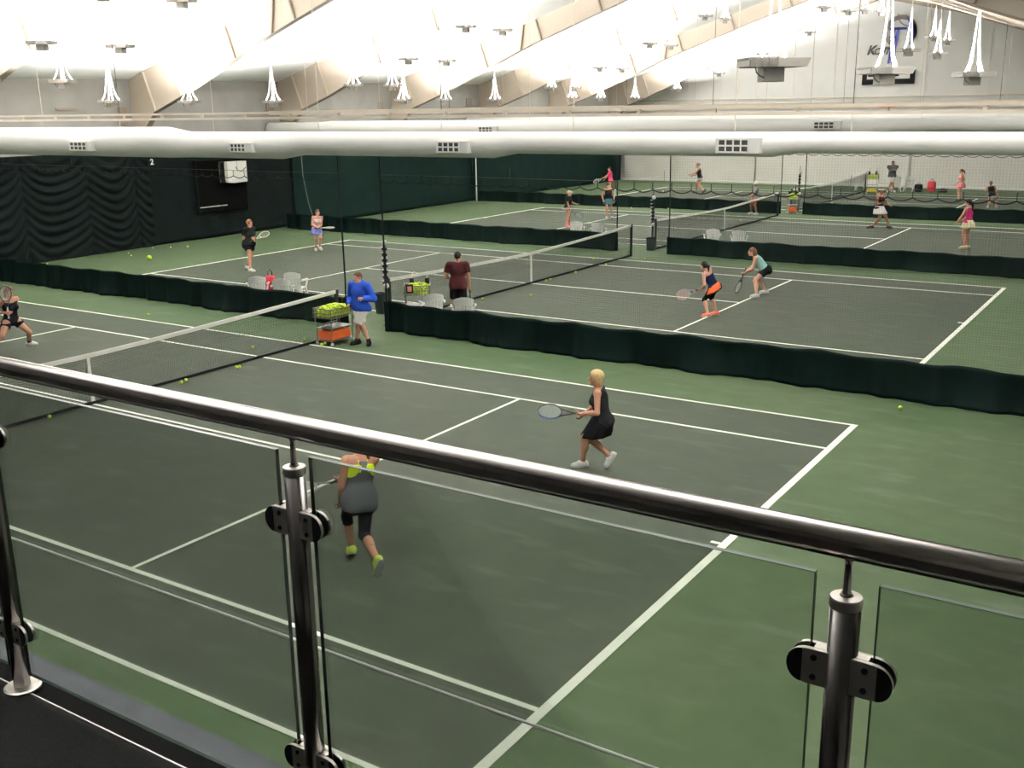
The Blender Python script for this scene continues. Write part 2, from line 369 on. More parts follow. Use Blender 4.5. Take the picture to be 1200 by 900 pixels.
# ------------------------------------------------------------------ air ducts, track beams
def ring(x, r, z, y, n=28): return [(x, y+r*math.cos(2*math.pi*k/n), z-r+r*math.sin(2*math.pi*k/n)) for k in range(n)]
def make_duct(y, secs, grilles, lab, top=4.50):
    root = empty('air_duct', (0, y, 0)); tag(root, lab, 'duct', 'white air ducts over the divider nets')
    def lo(a, b, name):
        mb = MB(); n = 28
        mb.add(ring(a[0], a[1], a[2], 0)+ring(b[0], b[1], b[2], 0), [(k, (k+1) % n, n+(k+1) % n, n+k) for k in range(n)])
        return mb.build(name, M_DUCT, root, smooth=True)
    for i, (x0, x1, r, tz) in enumerate(secs):
        sct = lo((x0, r, tz), (x1, r, tz), 'duct_section')
        nseam = max(1, int((x1-x0)/3.0))
        for k in range(nseam):
            xs = x0+(x1-x0)*(k+.5)/nseam
            mb = MB(); n = 28
            mb.add(ring(xs, r+.006, tz+.006, 0)+ring(xs+.03, r+.006, tz+.006, 0), [(q, (q+1) % n, n+(q+1) % n, n+q) for q in range(n)])
            mb.build('seam_band', M_DUCT, sct, smooth=True)
        if i+1 < len(secs):
            nx = secs[i+1]; lo((x1, r, tz), (nx[0], nx[2], nx[3]), 'reducer')
    n = 28
    for x, r, tz in ((secs[0][0], secs[0][2], secs[0][3]), (secs[-1][1], secs[-1][2], secs[-1][3])):
        MB().add(ring(x, r, tz, 0), [tuple(range(n))]).build('end_cap', M_DUCT, root)
    for (x0, x1, z0, z1, r, tz) in grilles:
        yb = -math.sqrt(max(0.01, r*r-((z0+z1)/2-(tz-r))**2))
        g = MB().box(x0-.05, x1+.2, yb-.10, yb+.2, z0-.02, z1+.02).build('grille_box', M_DUCT, root)
        MB().box(x0, x1, yb-.106, yb-.10, z0, z1).build('grille_back', M_DUCTG, g)
        for k in range(5): xx = x0+(x1-x0)*(k+.0)/4; MB().box(xx-.012, xx+.012, yb-.125, yb-.106, z0, z1).build('louver', M_DUCT, g)
        for k in range(3): zz = z0+(z1-z0)*k/2; MB().box(x0, x1, yb-.122, yb-.106, zz-.014, zz+.014).build('louver', M_DUCT, g)
    return root
T = 4.50
make_duct(7.35, [(-17.7, -6.3, .385, T+.12), (-5.5, -2.3, .315, T), (-1.6, 3.7, .265, T), (4.3, 9.6, .215, T), (10.05, 18.2, .18, T)],
          [(-9.8, -9.1, 4.03, 4.24, .385, T+.12), (-3.62, -3.12, 4.05, 4.23, .315, T), (2.55, 3.1, 4.10, 4.30, .265, T), (8.72, 9.28, 4.16, 4.38, .215, T)],
          'nearest and lowest-looking white round air duct with four side grilles')
make_duct(22.0, [(-17.7, -14.9, .30, T-.02), (-14.2, -1.0, .34, T+.02), (-.4, 7.6, .27, T), (8.2, 18.2, .2, T)],
          [(-6.55, -5.95, 4.08, 4.28, .34, T+.02), (5.85, 6.45, 4.2, 4.4, .27, T)], 'second white air duct, half hidden behind the nearest duct')
make_duct(36.7, [(-17.7, -5.0, .36, T+.02), (-4.4, 5.2, .3, T+.02), (5.8, 18.2, .24, T+.02)], [], 'farthest white air duct, only its top edge showing')
def make_track(y, lab, red=False):
    root = empty('track_beam', (0, y, 4.78)); tag(root, lab, 'beam', 'cream track beams above the ducts')
    MB().box(-17.7, 18.3, -.05, .05, .125, .175).build('upper_rail', M_RAILT, root)
    MB().box(-17.7, 18.3, -.05, .05, 0, .055).build('lower_rail', M_RAILT, root)
    for i in range(24):
        x = -17+i*1.5; MB().box(x-.03, x+.03, -.03, .03, .055, .125).build('spacer', M_RAILT, root)
    for i, x in enumerate((-15.5, -11.6, -8.2, -4.6, -1.1, 2.4, 5.6, 8.9, 10.95, 14.4)):
        MB().tube([(x, 0, .175), (x, 0, roof_z(x)-4.78)], .009, 6).build('hanger_rod', M_DARKWIRE if i % 3 == 2 else M_RAILT, root)
        MB().tube([(x, -.02, 0), (x, -.02, -.155 if x < -5.9 and y < 10 else (-.275 if y < 10 else -.25))], .009, 6).build('hanger_rod', M_RAILT, root)
    if red:
        a = ony(1029, 125, y-.06); b = ony(1050, 125, y-.06)
        for i in range(9):
            x = a[0]+(b[0]-a[0])*i/9
            MB().box(x, x+.02, -.056, -.05, a[2]-4.785, a[2]-4.775).build('red_mark', mat('red_print', (.8, .06, .04), .5), root)
make_track(7.35, 'cream twin-rail track beam above the nearest duct', True)
make_track(22.0, 'cream twin-rail track beam above the second duct')
make_track(36.7, 'cream twin-rail track beam above the farthest duct')

# ------------------------------------------------------------------ wall curtains
def curtain(name, x, y0, y1, z1, m, disp, label, ny, nz, group='left wall curtains', thick=.05):
    vs = []; fs = []
    for i in range(ny+1):
        for j in range(nz+1):
            y = y0+(y1-y0)*i/ny; z = 0.015+(z1-.015)*j/nz
            vs.append((x+disp(y, z), y, z))
    for i in range(ny):
        for j in range(nz): a = i*(nz+1)+j; fs.append((a, a+nz+1, a+nz+2, a+1))
    n = len(vs); 
    vs2 = [(x-thick, p[1], p[2]) for p in vs]
    mb = MB(); mb.add(vs, fs); o = mb.build(name, m, None, smooth=True)
    so = o.modifiers.new('thickness', 'SOLIDIFY'); so.thickness = .012; so.offset = -1
    return tag(o, label, 'curtain', group)
def swag(y, z):
    p = 2.25; yy = y+1.1+.25*math.sin(y*1.3)
    s = (yy/p) % 1.0
    sag = 1-(2*s-1)**2
    fold = math.sin(2*math.pi*(z+.62*sag+.1*math.sin(y*.9+z))/.36)
    amp = .045*(.35+.65*sag)*min(1, z*1.5+.3)*min(1, (3.7-z)*.9+.25)
    gather = .06*math.exp(-((s if s < .5 else 1-s)*p/.12)**2)
    return amp*fold - gather + .05*math.sin(y*.7)
def folds(a, f, seed=0.0):
    def d(y, z): return a*(math.sin(f*y+seed+.35*z)*.6+math.sin(f*.43*y+1.3+seed-.5*z)*.7+.25*math.sin(f*2.7*y+.8*z))*(1-.12*z)
    return d
curtain('backdrop_curtain', -17.38, 1.0, 15.28, 3.62, M_CURT1, swag, 'black-green backdrop curtain gathered in deep horizontal swags', 300, 120)
curtain('backdrop_curtain', -17.50, 15.12, 22.95, 3.62, M_CURT1, folds(.045, 2.2, .4), 'black-green backdrop curtain with a dark opening and white bin cover', 120, 24)
curtain('backdrop_curtain', -17.40, 22.80, 29.6, 3.6, M_CURT2, folds(.05, 1.6, 2.0), 'dark green backdrop curtain beside a pale cord behind pink-topped player', 110, 20)
curtain('backdrop_curtain', -17.50, 29.5, 36.5, 3.6, M_CURT2, folds(.05, 1.8, 3.0), 'dark green backdrop curtain behind the second divider net', 110, 20)
curtain('backdrop_curtain', -17.40, 36.4, 54.1, 3.6, M_CURT2, folds(.05, 1.7, 1.0), 'dark green backdrop curtain running to the pale end wall', 200, 20)
# opening with white cover, cord
a0, a1 = onx(229, 190, -17.33), onx(290, 243, -17.33)
op = empty('wall_opening', (-17.36, (a0[1]+a1[1])/2, a1[2])); tag(op, 'black rectangular opening in the curtain with a painted glint on its sill', 'opening')
hw = (a1[1]-a0[1])/2; hh = a0[2]-a1[2]
M_OPEN = mat('opening_black', (.003, .003, .003), .9, spec=0.0)
MB().box(-.05, .05, -hw, hw, 0, hh).build('panel', M_OPEN, op)
for (y0, y1, z0, z1) in ((-hw-.06, -hw, -.06, hh+.06), (hw, hw+.06, -.06, hh+.06), (-hw, hw, hh, hh+.06)):
    MB().box(-.06, .07, y0, y1, z0, z1).build('frame_bar', M_CURT1, op)
MB().box(.05, .08, -hw, .15, .18, .215).build('sill', M_PAPER, op)  # pale strip standing in for a glint on the sill
b0, b1 = onx(260, 190, -17.1), onx(288, 213, -17.1)
bx = empty('wall_box', (-17.12, (b0[1]+b1[1])/2, b1[2])); tag(bx, 'white box with curved black cord over the dark opening', 'box')
bw = (b1[1]-b0[1])/2; bh = b0[2]-b1[2]
MB().prism([(-bw, .06), (-bw*.2, 0), (bw, .02), (bw, bh), (-bw, bh)], 0, -.16, .14).build('cover', M_WHITEP, bx, bevel=.01)
MB().tube([(.15, 0, bh*.75), (.16, bw*.15, bh*.58), (.16, bw*.5, bh*.52), (.15, bw*.9, bh*.7)], .014, 6).build('cord', M_BLACK, bx)
MB().box(-.17, .145, -bw, -bw*.75, .05, bh).build('side_panel', M_FIXG, bx)
tag(MB().tube([(-17.2, 23.2, 3.5), (-17.22, 23.25, 2.2), (-17.24, 23.5, 1.0), (-17.2, 23.75, .2), (-17.15, 23.8, .012)], .02, 6).build('hanging_cord', mat('grey_cord', (.18, .19, .18), .7)), 'pale grey cord hanging down the curtain joint', 'cord')
tag(MB().tube([(-17.2, 36.5, 3.6), (-17.2, 36.5, 0.02)], .035, 8).build('white_pole', M_WHITEP), 'thin white pole standing against the green curtain', 'pole')
me = text_mesh('2', .30, .01)
o = link('court_number', me, M_WHITEP); a = onx(178, 190, -17.2); o.location = tuple(a); o.rotation_euler = (math.pi/2, 0, math.pi/2)
tag(o, 'white court number 2 on the dark curtain', 'sign')
# white end curtain
def far_curtain(x0, x1, label):
    vs = []; fs = []; nx = int((x1-x0)*8); nz = 16
    f = folds(.05, 1.3, x0)
    for i in range(nx+1):
        for j in range(nz+1):
            x = x0+(x1-x0)*i/nx; z = .02+3.6*j/nz
            vs.append((x, YF-.25+f(x, z)*(1.6 if x < -12 else .6), z))
    for i in range(nx):
        for j in range(nz): a = i*(nz+1)+j; fs.append((a, a+nz+1, a+nz+2, a+1))
    o = MB().add(vs, fs).build('end_curtain', M_FARCURT, None, smooth=True)
    so = o.modifiers.new('thickness', 'SOLIDIFY'); so.thickness = .012
    tag(o, label, 'curtain', 'pale end curtains')
far_curtain(-17.3, -8.0, 'pale vinyl end curtain with loose folds beside the green curtain')
far_curtain(-7.95, 1.5, 'pale vinyl end curtain behind the player in black tank top')
far_curtain(1.55, 18.3, 'pale vinyl end curtain behind the red and black bags')
MB().box(-17.4, 18.3, YF-.34, YF-.10, 0, .14).build('baseboard_far', M_WHITEP)
tag(bpy.data.objects['baseboard_far'], kind='structure')
MB().box(-17.4, 18.4, YF-.12, YF-.02, 3.6, 3.72).build('curtain_rail', M_RAILT, wf)

# emblem, lettering and black sign on the gable wall
yw = YF-.06
def arc_band(cx, cz, r0, r1, a0, a1, n=40, rx=1.0, taper=False):
    mb = MB(); po = []; pi = []
    for i in range(n+1):
        a = math.radians(a0+(a1-a0)*i/n); k = math.sin(math.pi*i/n) if taper else 1
        po.append((cx+rx*r1*math.cos(a), cz+r1*math.sin(a))); rr = r1-(r1-r0)*k
        pi.append((cx+rx*rr*math.cos(a), cz+rr*math.sin(a)))
    for i in range(n):
        mb.prism([pi[i], po[i], po[i+1], pi[i+1]], 1, yw-.02, yw)
    return mb
em = empty('wall_emblem', (0, 0, 0)); tag(em, 'round grey and blue letter P emblem high on the gable wall', 'emblem')
M_EMG = mat('emblem_grey', (.27, .24, .24), .6); M_EMB = mat('emblem_blue', (.055, .075, .36), .5)
pc = ony(1055.5, 37, yw); cx, cz = pc[0], pc[2]; rr = .92
arc_band(cx, cz, rr*.74, rr, 62, 235).build('ring', M_EMG, em); arc_band(cx, cz, rr*.80, rr, -50, 62, taper=True).build('ring', M_EMG, em)
arc_band(cx+.45, cz+.95, .62, .68, 178, 285).build('seam', M_EMG, em)
arc_band(cx+.05, cz-.02, .42, .86, -58, 78, rx=.98, taper=True).build('letter_bowl', M_EMB, em)
for dx, wd in ((-.42, .13), (-.2, .17)):
    MB().prism([(cx+dx-wd/2-.14, cz-1.75), (cx+dx+wd/2-.14, cz-1.75), (cx+dx+wd/2+.06, cz+.22), (cx+dx-wd/2+.06, cz+.22)], 1, yw-.02, yw).build('letter_stem', M_EMB, em)
MB().prism([(cx-.62, cz+.1), (cx+.35, cz+.1), (cx+.35, cz+.24), (cx-.62, cz+.24)], 1, yw-.02, yw).build('letter_serif', M_EMB, em)
MB().prism([(cx-.6, cz-.32), (cx-.2, cz-.32), (cx-.2, cz-.24), (cx-.6, cz-.24)], 1, yw-.02, yw).build('letter_serif', M_EMB, em)
lt = empty('wall_lettering', (0, 0, 0)); tag(lt, 'dark slanted wall lettering left of the round emblem', 'lettering')
for ch, u, v, sz in (('K', 1020.5, 59.5, .74), ('C', 1027.3, 60.5, .5), ('U', 1033.2, 60.5, .5), ('T', 1039.2, 60.5, .5)):
    o = link('letter', text_mesh(ch, sz, .01, .3), mat('letter_dark', (.04, .035, .035), .6), lt); p = ony(u, v, yw-.01); o.location = tuple(p); o.rotation_euler = (math.pi/2, 0, 0)
sw = ony(1037, 56, yw)
arc_band(sw[0]+.2, sw[2]-1.0, .95, 1.06, 70, 118, taper=True).build('swoosh', M_EMG, lt)
p0, p1 = ony(1010, 99.5, yw), ony(1073, 81, yw)
sg = empty('wall_sign', (0, 0, 0)); tag(sg, 'black rectangular sign with pale panel below the emblem', 'sign')
MB().box(p0[0], p1[0], yw-.04, yw, p0[2], p1[2]).build('board', M_BLACK, sg)
MB().box(p0[0]+.28, p1[0]-.28, yw-.055, yw-.04, p0[2]+.30, p1[2]-.12).build('pale_panel', M_FIXW, sg)
MB().box(p0[0]+.34, p1[0]-.9, yw-.065, yw-.055, p0[2]+.45, p0[2]+.55).build('print_bar', M_BLACK, sg)
MB().box(p0[0]+.34, p1[0]-1.2, yw-.065, yw-.055, p0[2]+.62, p0[2]+.68).build('print_bar', M_BLACK, sg)

# ------------------------------------------------------------------ divider nets
def net_grid(mb, x0, x1, z0, z1, sp, r, y=0.0, top=None):
    n = int((x1-x0)/sp)
    for i in range(n+1):
        x = x0+(x1-x0)*i/n; zt = top(x) if top else z1
        mb.add([(x-r, y-r, z0), (x+r, y-r, z0), (x, y+r, z0), (x-r, y-r, zt), (x+r, y-r, zt), (x, y+r, zt)],
               [(0, 1, 4, 3), (1, 2, 5, 4), (2, 0, 3, 5)])
    m = int((z1-z0)/sp)
    for j in range(1, m+1):
        f = j/(m+1)
        k = 16 if top else 1
        for q in range(k):
            xa, xb = x0+(x1-x0)*q/k, x0+(x1-x0)*(q+1)/k
            za = z0+((top(xa) if top else z1)-z0)*f; zb = z0+((top(xb) if top else z1)-z0)*f
            mb.add([(xa, y-r, za-r), (xa, y-r, za+r), (xa, y+r, za), (xb, y-r, zb-r), (xb, y-r, zb+r), (xb, y+r, zb)],
                   [(0, 1, 4, 3), (1, 2, 5, 4), (2, 0, 3, 5)])
def divider(y, x0, x1, label, sp, r, sk, end_at, seed):
    rnd = random.Random(seed)
    root = empty('divider_net', (0, y, 0)); tag(root, label, 'divider', 'court divider nets')
    # skirt: hanging vinyl with soft irregular folds, hem crumpled on the floor
    nx = int((x1-x0)/.07); nz = 10; vs = []; fs = []
    ph = [rnd.uniform(0, 6.3) for _ in range(8)]
    for i in range(nx+1):
        x = x0+(x1-x0)*i/nx
        fo = .035*math.sin(2.9*x+ph[0])+.03*math.sin(7.3*x+ph[1]+math.sin(1.1*x))+.018*math.sin(13.7*x+ph[2])+.05*math.sin(.8*x+ph[3])
        for j in range(nz+1):
            t = j/nz; z = .006+(sk-.03*abs(math.sin(1.3*x+ph[4]))+.015*math.sin(5*x+ph[5]))*t
            hem = (1-t)**3*(.05+.09*max(0, math.sin(1.9*x+ph[6])*math.sin(.63*x+ph[7])))
            vs.append((x, fo*(1.15-.7*t)-hem, z))
    for i in range(nx):
        for j in range(nz): a = i*(nz+1)+j; fs.append((a, a+nz+1, a+nz+2, a+1))
    s = MB().add(vs, fs).build('skirt', M_SKIRT, root, smooth=True)
    so = s.modifiers.new('thickness', 'SOLIDIFY'); so.thickness = .006
    # top rope in scallops and straps
    ztop = 3.44; per = .385
    n = int((x1-x0)/per); pts = []
    for i in range(n*6+1):
        x = x0+(x1-x0)*i/(n*6); ss = (i % 6)/6
        pts.append((x, 0, ztop-.055*(1-(2*ss-1)**2)*(1 if i % 6 else 0)))
    MB().tube(pts, .011, 5).build('top_rope', M_BLACK, root)
    st = MB()
    for i in range(n+1):
        x = x0+(x1-x0)*i/n; st.box(x-.006, x+.006, -.004, .004, ztop, ztop+.13)
    tag(st.build('hanger_straps', M_BLACK, root), kind='stuff')
    MB().tube([(x0, 0, ztop+.13), (x1, 0, ztop+.13)], .004, 5).build('top_cable', M_DARKWIRE, root)
    for i in range(6):
        x = x0+(x1-x0)*(i+.0)/5
        MB().tube([(x, 0, ztop+.13), (x, 0, 3.79)], .004, 5).build('suspension_cord', M_DARKWIRE, root)
    mb = MB(); net_grid(mb, x0, x1, sk-.1, ztop-.05, sp, r)
    tag(mb.build('netting', M_DIVNET, root, fix=False), kind='stuff')
    MB().tube([(end_at, 0, .01), (end_at+.02, 0, 1.2), (end_at, 0, 3.4), (end_at, 0, 3.955 if y < 10 else (3.83 if y < 30 else 3.79))], .02, 6).build('edge_cord', M_BLACK, root)
    MB().box(end_at-.05, end_at+.05, -.02, .02, .0, sk).build('edge_band', M_SKIRT, root)
divider(7.38, -17.2, -.62, 'divider net with dark green skirt running behind the ball cart to the swagged curtain', .045, .00065, .70, -.62, 1)
divider(7.38, .62, 17.9, 'divider net with long dark green skirt in front of the two crouching doubles players', .045, .00065, .70, .62, 2)
divider(22.05, -17.2, -1.07, 'divider net with dark green skirt behind the maroon-shirted man', .09, .0010, .64, -1.07, 3)
divider(22.05, .93, 17.9, 'divider net with dark green skirt behind the aqua-topped player', .09, .0010, .60, .93, 4)
divider(36.8, -17.2, -.25, 'divider net with dark green skirt behind the teal-skirted player', .13, .0012, .56, -.25, 5)
divider(36.8, .87, 17.9, 'divider net with dark green skirt behind the white-visored player', .13, .0012, .56, .87, 6)

# ------------------------------------------------------------------ tennis nets
def tennis_net(cy, label, sp, r):
    root = empty('tennis_net', (0, cy, 0)); tag(root, label, 'tennis net', 'tennis nets')
    def top(y): return .914+.156*(abs(y)/6.4)**1.4
    # built along local x then rotated so x -> world y
    hold = empty('net_axis'); bpy.data.objects.remove(hold)
    root.rotation_euler = (0, 0, math.pi/2)
    for s in (-1, 1):
        MB().lathe([(.045, 0), (.045, 1.07), (.03, 1.09)], 14, (s*6.42, 0, 0)).build('net_post', M_BLKSTEEL, root, smooth=False)
    mb = MB(); net_grid(mb, -6.38, 6.38, .05, 1.0, sp, r, 0, lambda x: top(x)-.05)
    tag(mb.build('net_mesh', M_NET, root, fix=False), kind='stuff')
    # upper half is a double mesh
    mb = MB()
    for j in range(1, 12):
        for q in range(16):
            xa, xb = -6.38+12.76*q/16, -6.38+12.76*(q+1)/16
            za, zb = top(xa)-.06-.035*j, top(xb)-.06-.035*j
            mb.add([(xa, .006-r, za-r), (xa, .006-r, za+r), (xa, .006+r, za), (xb, .006-r, zb-r), (xb, .006-r, zb+r), (xb, .006+r, zb)], [(0, 1, 4, 3), (1, 2, 5, 4), (2, 0, 3, 5)])
    tag(mb.build('double_mesh', M_NET, root, fix=False), kind='stuff')
    tp = MB()
    n = 32
    for q in range(n):
        xa, xb = -6.4+12.8*q/n, -6.4+12.8*(q+1)/n
        ta, tb = top(xa), top(xb)
        tp.add([(xa, -.016, ta-.075), (xa, .016, ta-.075), (xa, .016, ta), (xa, -.016, ta), (xb, -.016, tb-.075), (xb, .016, tb-.075), (xb, .016, tb), (xb, -.016, tb)],
               [(0, 1, 5, 4), (1, 2, 6, 5), (2, 3, 7, 6), (3, 0, 4, 7)])
    tp.build('head_tape', M_TAPE, root)
    MB().box(-.03, .03, -.02, .02, .01, .915).build('centre_strap', M_TAPE, root)
    MB().box(-6.4, 6.4, -.025, .025, .008, .06).build('bottom_cord', M_BLACK, root)
    for s in (-1, 1): MB().box(s*6.36-.02, s*6.36+.02, -.01, .01, .03, 1.04).build('side_tape', M_NET, root)
for cy, l, sp, r in ((COURT_Y[0], 'tennis net of the nearest court with white tape', .045, .0017), (COURT_Y[1], 'tennis net of the second court beside the maroon-shirted man', .045, .0017),
                     (COURT_Y[2], 'tennis net of the third court in front of the white-capped coach', .07, .0028), (COURT_Y[3], 'tennis net of the farthest court beside the yellow ball cart', .09, .0036)):
    tennis_net(cy, l, sp, r)

# ------------------------------------------------------------------ score towers and bins
M_BEAD = mat('bead_white', (.62, .6, .55), .5)
def tower(p, h, label, beads=7):
    root = empty('score_tower', p); tag(root, label, 'score tower', 'score towers at the net posts')
    MB().lathe([(.12, 0), (.12, .02), (.04, .05), (.035, h), (.012, h+.02), (.01, h+.28)], 12).build('pole', M_BLKSTEEL, root)
    for i in range(beads):
        z = h*.50+i*(h*.47/beads)
        MB().lathe([(.05, -.03), (.066, -.015), (.066, .015), (.05, .03)], 10, (0, 0, z)).build('score_drum', M_BLACK, root)
        MB().box(-.075, -.02, -.075, -.03, z+.035, z+.062).build('score_tab', M_BEAD, root)
    for z in (h*.47, h*.98): MB().lathe([(.03, -.06), (.062, -.035), (.07, 0), (.062, .035), (.03, .06)], 12, (.05, -.05, z)).build('white_knob', M_BEAD, root, smooth=True)
tower((.10, 8.02, 0), 2.0, 'black score tower with white tabs beside the dark green bin')
tower((-.18, 23.1, 0), 1.85, 'black score tower at the third court net above a square bin')
tower((.30, 37.75, 0), 1.85, 'thin black score tower behind the far orange and yellow cart', 6)
def bin_(p, w0, w1, h, label):
    root = empty('waste_bin', p); tag(root, label, 'bin')
    mb = MB(); n = 20; vs = []
    for (k, z) in ((w0, 0), (w1, h), (w1*.93, h), (w0*.93, .03)):
        for i in range(n):
            a = 2*math.pi*i/n; c, s_ = math.cos(a), math.sin(a); m = (abs(c)**4+abs(s_)**4)**-.25
            vs.append((k*c*m, k*s_*m, z))
    fs = []
    for r_ in range(3):
        for i in range(n): fs.append((r_*n+i, r_*n+(i+1) % n, (r_+1)*n+(i+1) % n, (r_+1)*n+i))
    fs.append(tuple(range(n))); fs.append(tuple(3*n+i for i in range(n)))
    mb.add(vs, fs); mb.build('bucket', M_BIN, root)
    rim = MB(); pts = []
    for i in range(n+1):
        a = 2*math.pi*i/n; c, s_ = math.cos(a), math.sin(a); m = (abs(c)**4+abs(s_)**4)**-.25
        pts.append((w1*c*m, w1*s_*m, h))
    rim.tube(pts, .014, 6); rim.build('rim', M_BLACK, root)
b = onz(447, 367); bin_((b[0], b[1], 0), .11, .16, .50, 'dark green tapered bin behind the coach in blue')
b = onz(763, 293); bin_((b[0], b[1], 0), .15, .16, .42, 'square black bin at the foot of the third court score tower')

# ------------------------------------------------------------------ tennis balls
BR = .033
def ball_mesh():
    bm = bmesh.new(); bmesh.ops.create_uvsphere(bm, u_segments=14, v_segments=9, radius=BR); me = bpy.data.meshes.new('ball'); bm.to_mesh(me); bm.free()
    me.materials.append(M_BALL); me.polygons.foreach_set('use_smooth', [True]*len(me.polygons)); return me
BALL = ball_mesh(); BALL2 = BALL.copy(); BALL2.materials.clear(); BALL2.materials.append(M_BALLP)
def ball(p, label, group, me=BALL):
    o = bpy.data.objects.new('tennis_ball', me); COL.objects.link(o); o.location = tuple(map(float, p)); o.rotation_euler = (random.uniform(0, 3), random.uniform(0, 3), 0)
    return tag(o, label, 'tennis ball', group)
FB = [(58, 488.5, 'yellow tennis ball lying by the foot of the nearest net below the handrail'), (174, 369, 'tennis ball on green floor behind the nearest court'), (296, 407, 'tennis ball between the two far sidelines near the nearest net'),
      (277, 430.5, 'one of two tennis balls touching at the nearest net'), (280.5, 430, 'one of two tennis balls touching at the nearest net'), (218, 445.5, 'one of two tennis balls by the net foot, halfway along'),
      (212.5, 448, 'one of two tennis balls by the net foot, halfway along'), (357, 398.5, 'tennis ball left of the ball cart wheels'), (377, 404, 'one of two tennis balls in front of the ball cart'), (381, 402.5, 'one of two tennis balls in front of the ball cart'),
      (1055, 478, 'tennis ball alone on green floor in front of the long skirt'), (37.5, 315, 'pale tennis ball at the foot of the swagged curtain'), (55.5, 309.5, 'pale tennis ball at the foot of the swagged curtain'),
      (151, 297, 'pale tennis ball on the floor near the swagged curtain'), (153.5, 299.5, 'pale tennis ball on the floor near the swagged curtain'), (179, 290.5, 'pale tennis ball at the curtain joint'), (200, 290, 'pale tennis ball near the black-shirted player'), (220, 289, 'pale tennis ball near the black-shirted player'),
      (622, 346.5, 'tennis ball in the second court just clear of its net'), (640, 329, 'one of two tennis balls at the second court net strap'), (645, 327.5, 'one of two tennis balls at the second court net strap'), (674.5, 319, 'tennis ball under the second court net'),
      (695.5, 303, 'tennis ball beyond the second court net'), (710, 310, 'tennis ball at the far end of the second net'), (755.5, 303, 'tennis ball on green floor beside the square bin'), (740, 243.5, 'tennis ball by the third divider skirt, teal-skirted player side'),
      (868, 259, 'tennis ball behind the third court net'), (565.5, 350.5, 'tennis ball on the second net cord near the maroon-shirted man'), (1053, 255, 'pale tennis ball on green floor by the white-skirted player'), (975, 238, 'tennis ball on the farthest court near its net'), (777, 224, 'pale tennis ball on the farthest court'), (783, 244.5, 'pale tennis ball by the third divider opening')]
for u, v, l in FB:
    p = onz(u, v, BR); ball((p[0], p[1], BR+.006), l, 'loose tennis balls on the floor', BALL2 if 'pale' in l else BALL)
d = ray(175, 302); p = CAM + d*13.0
ball(p, 'yellow tennis ball flying through the air in front of the swagged curtain', 'ball in flight')

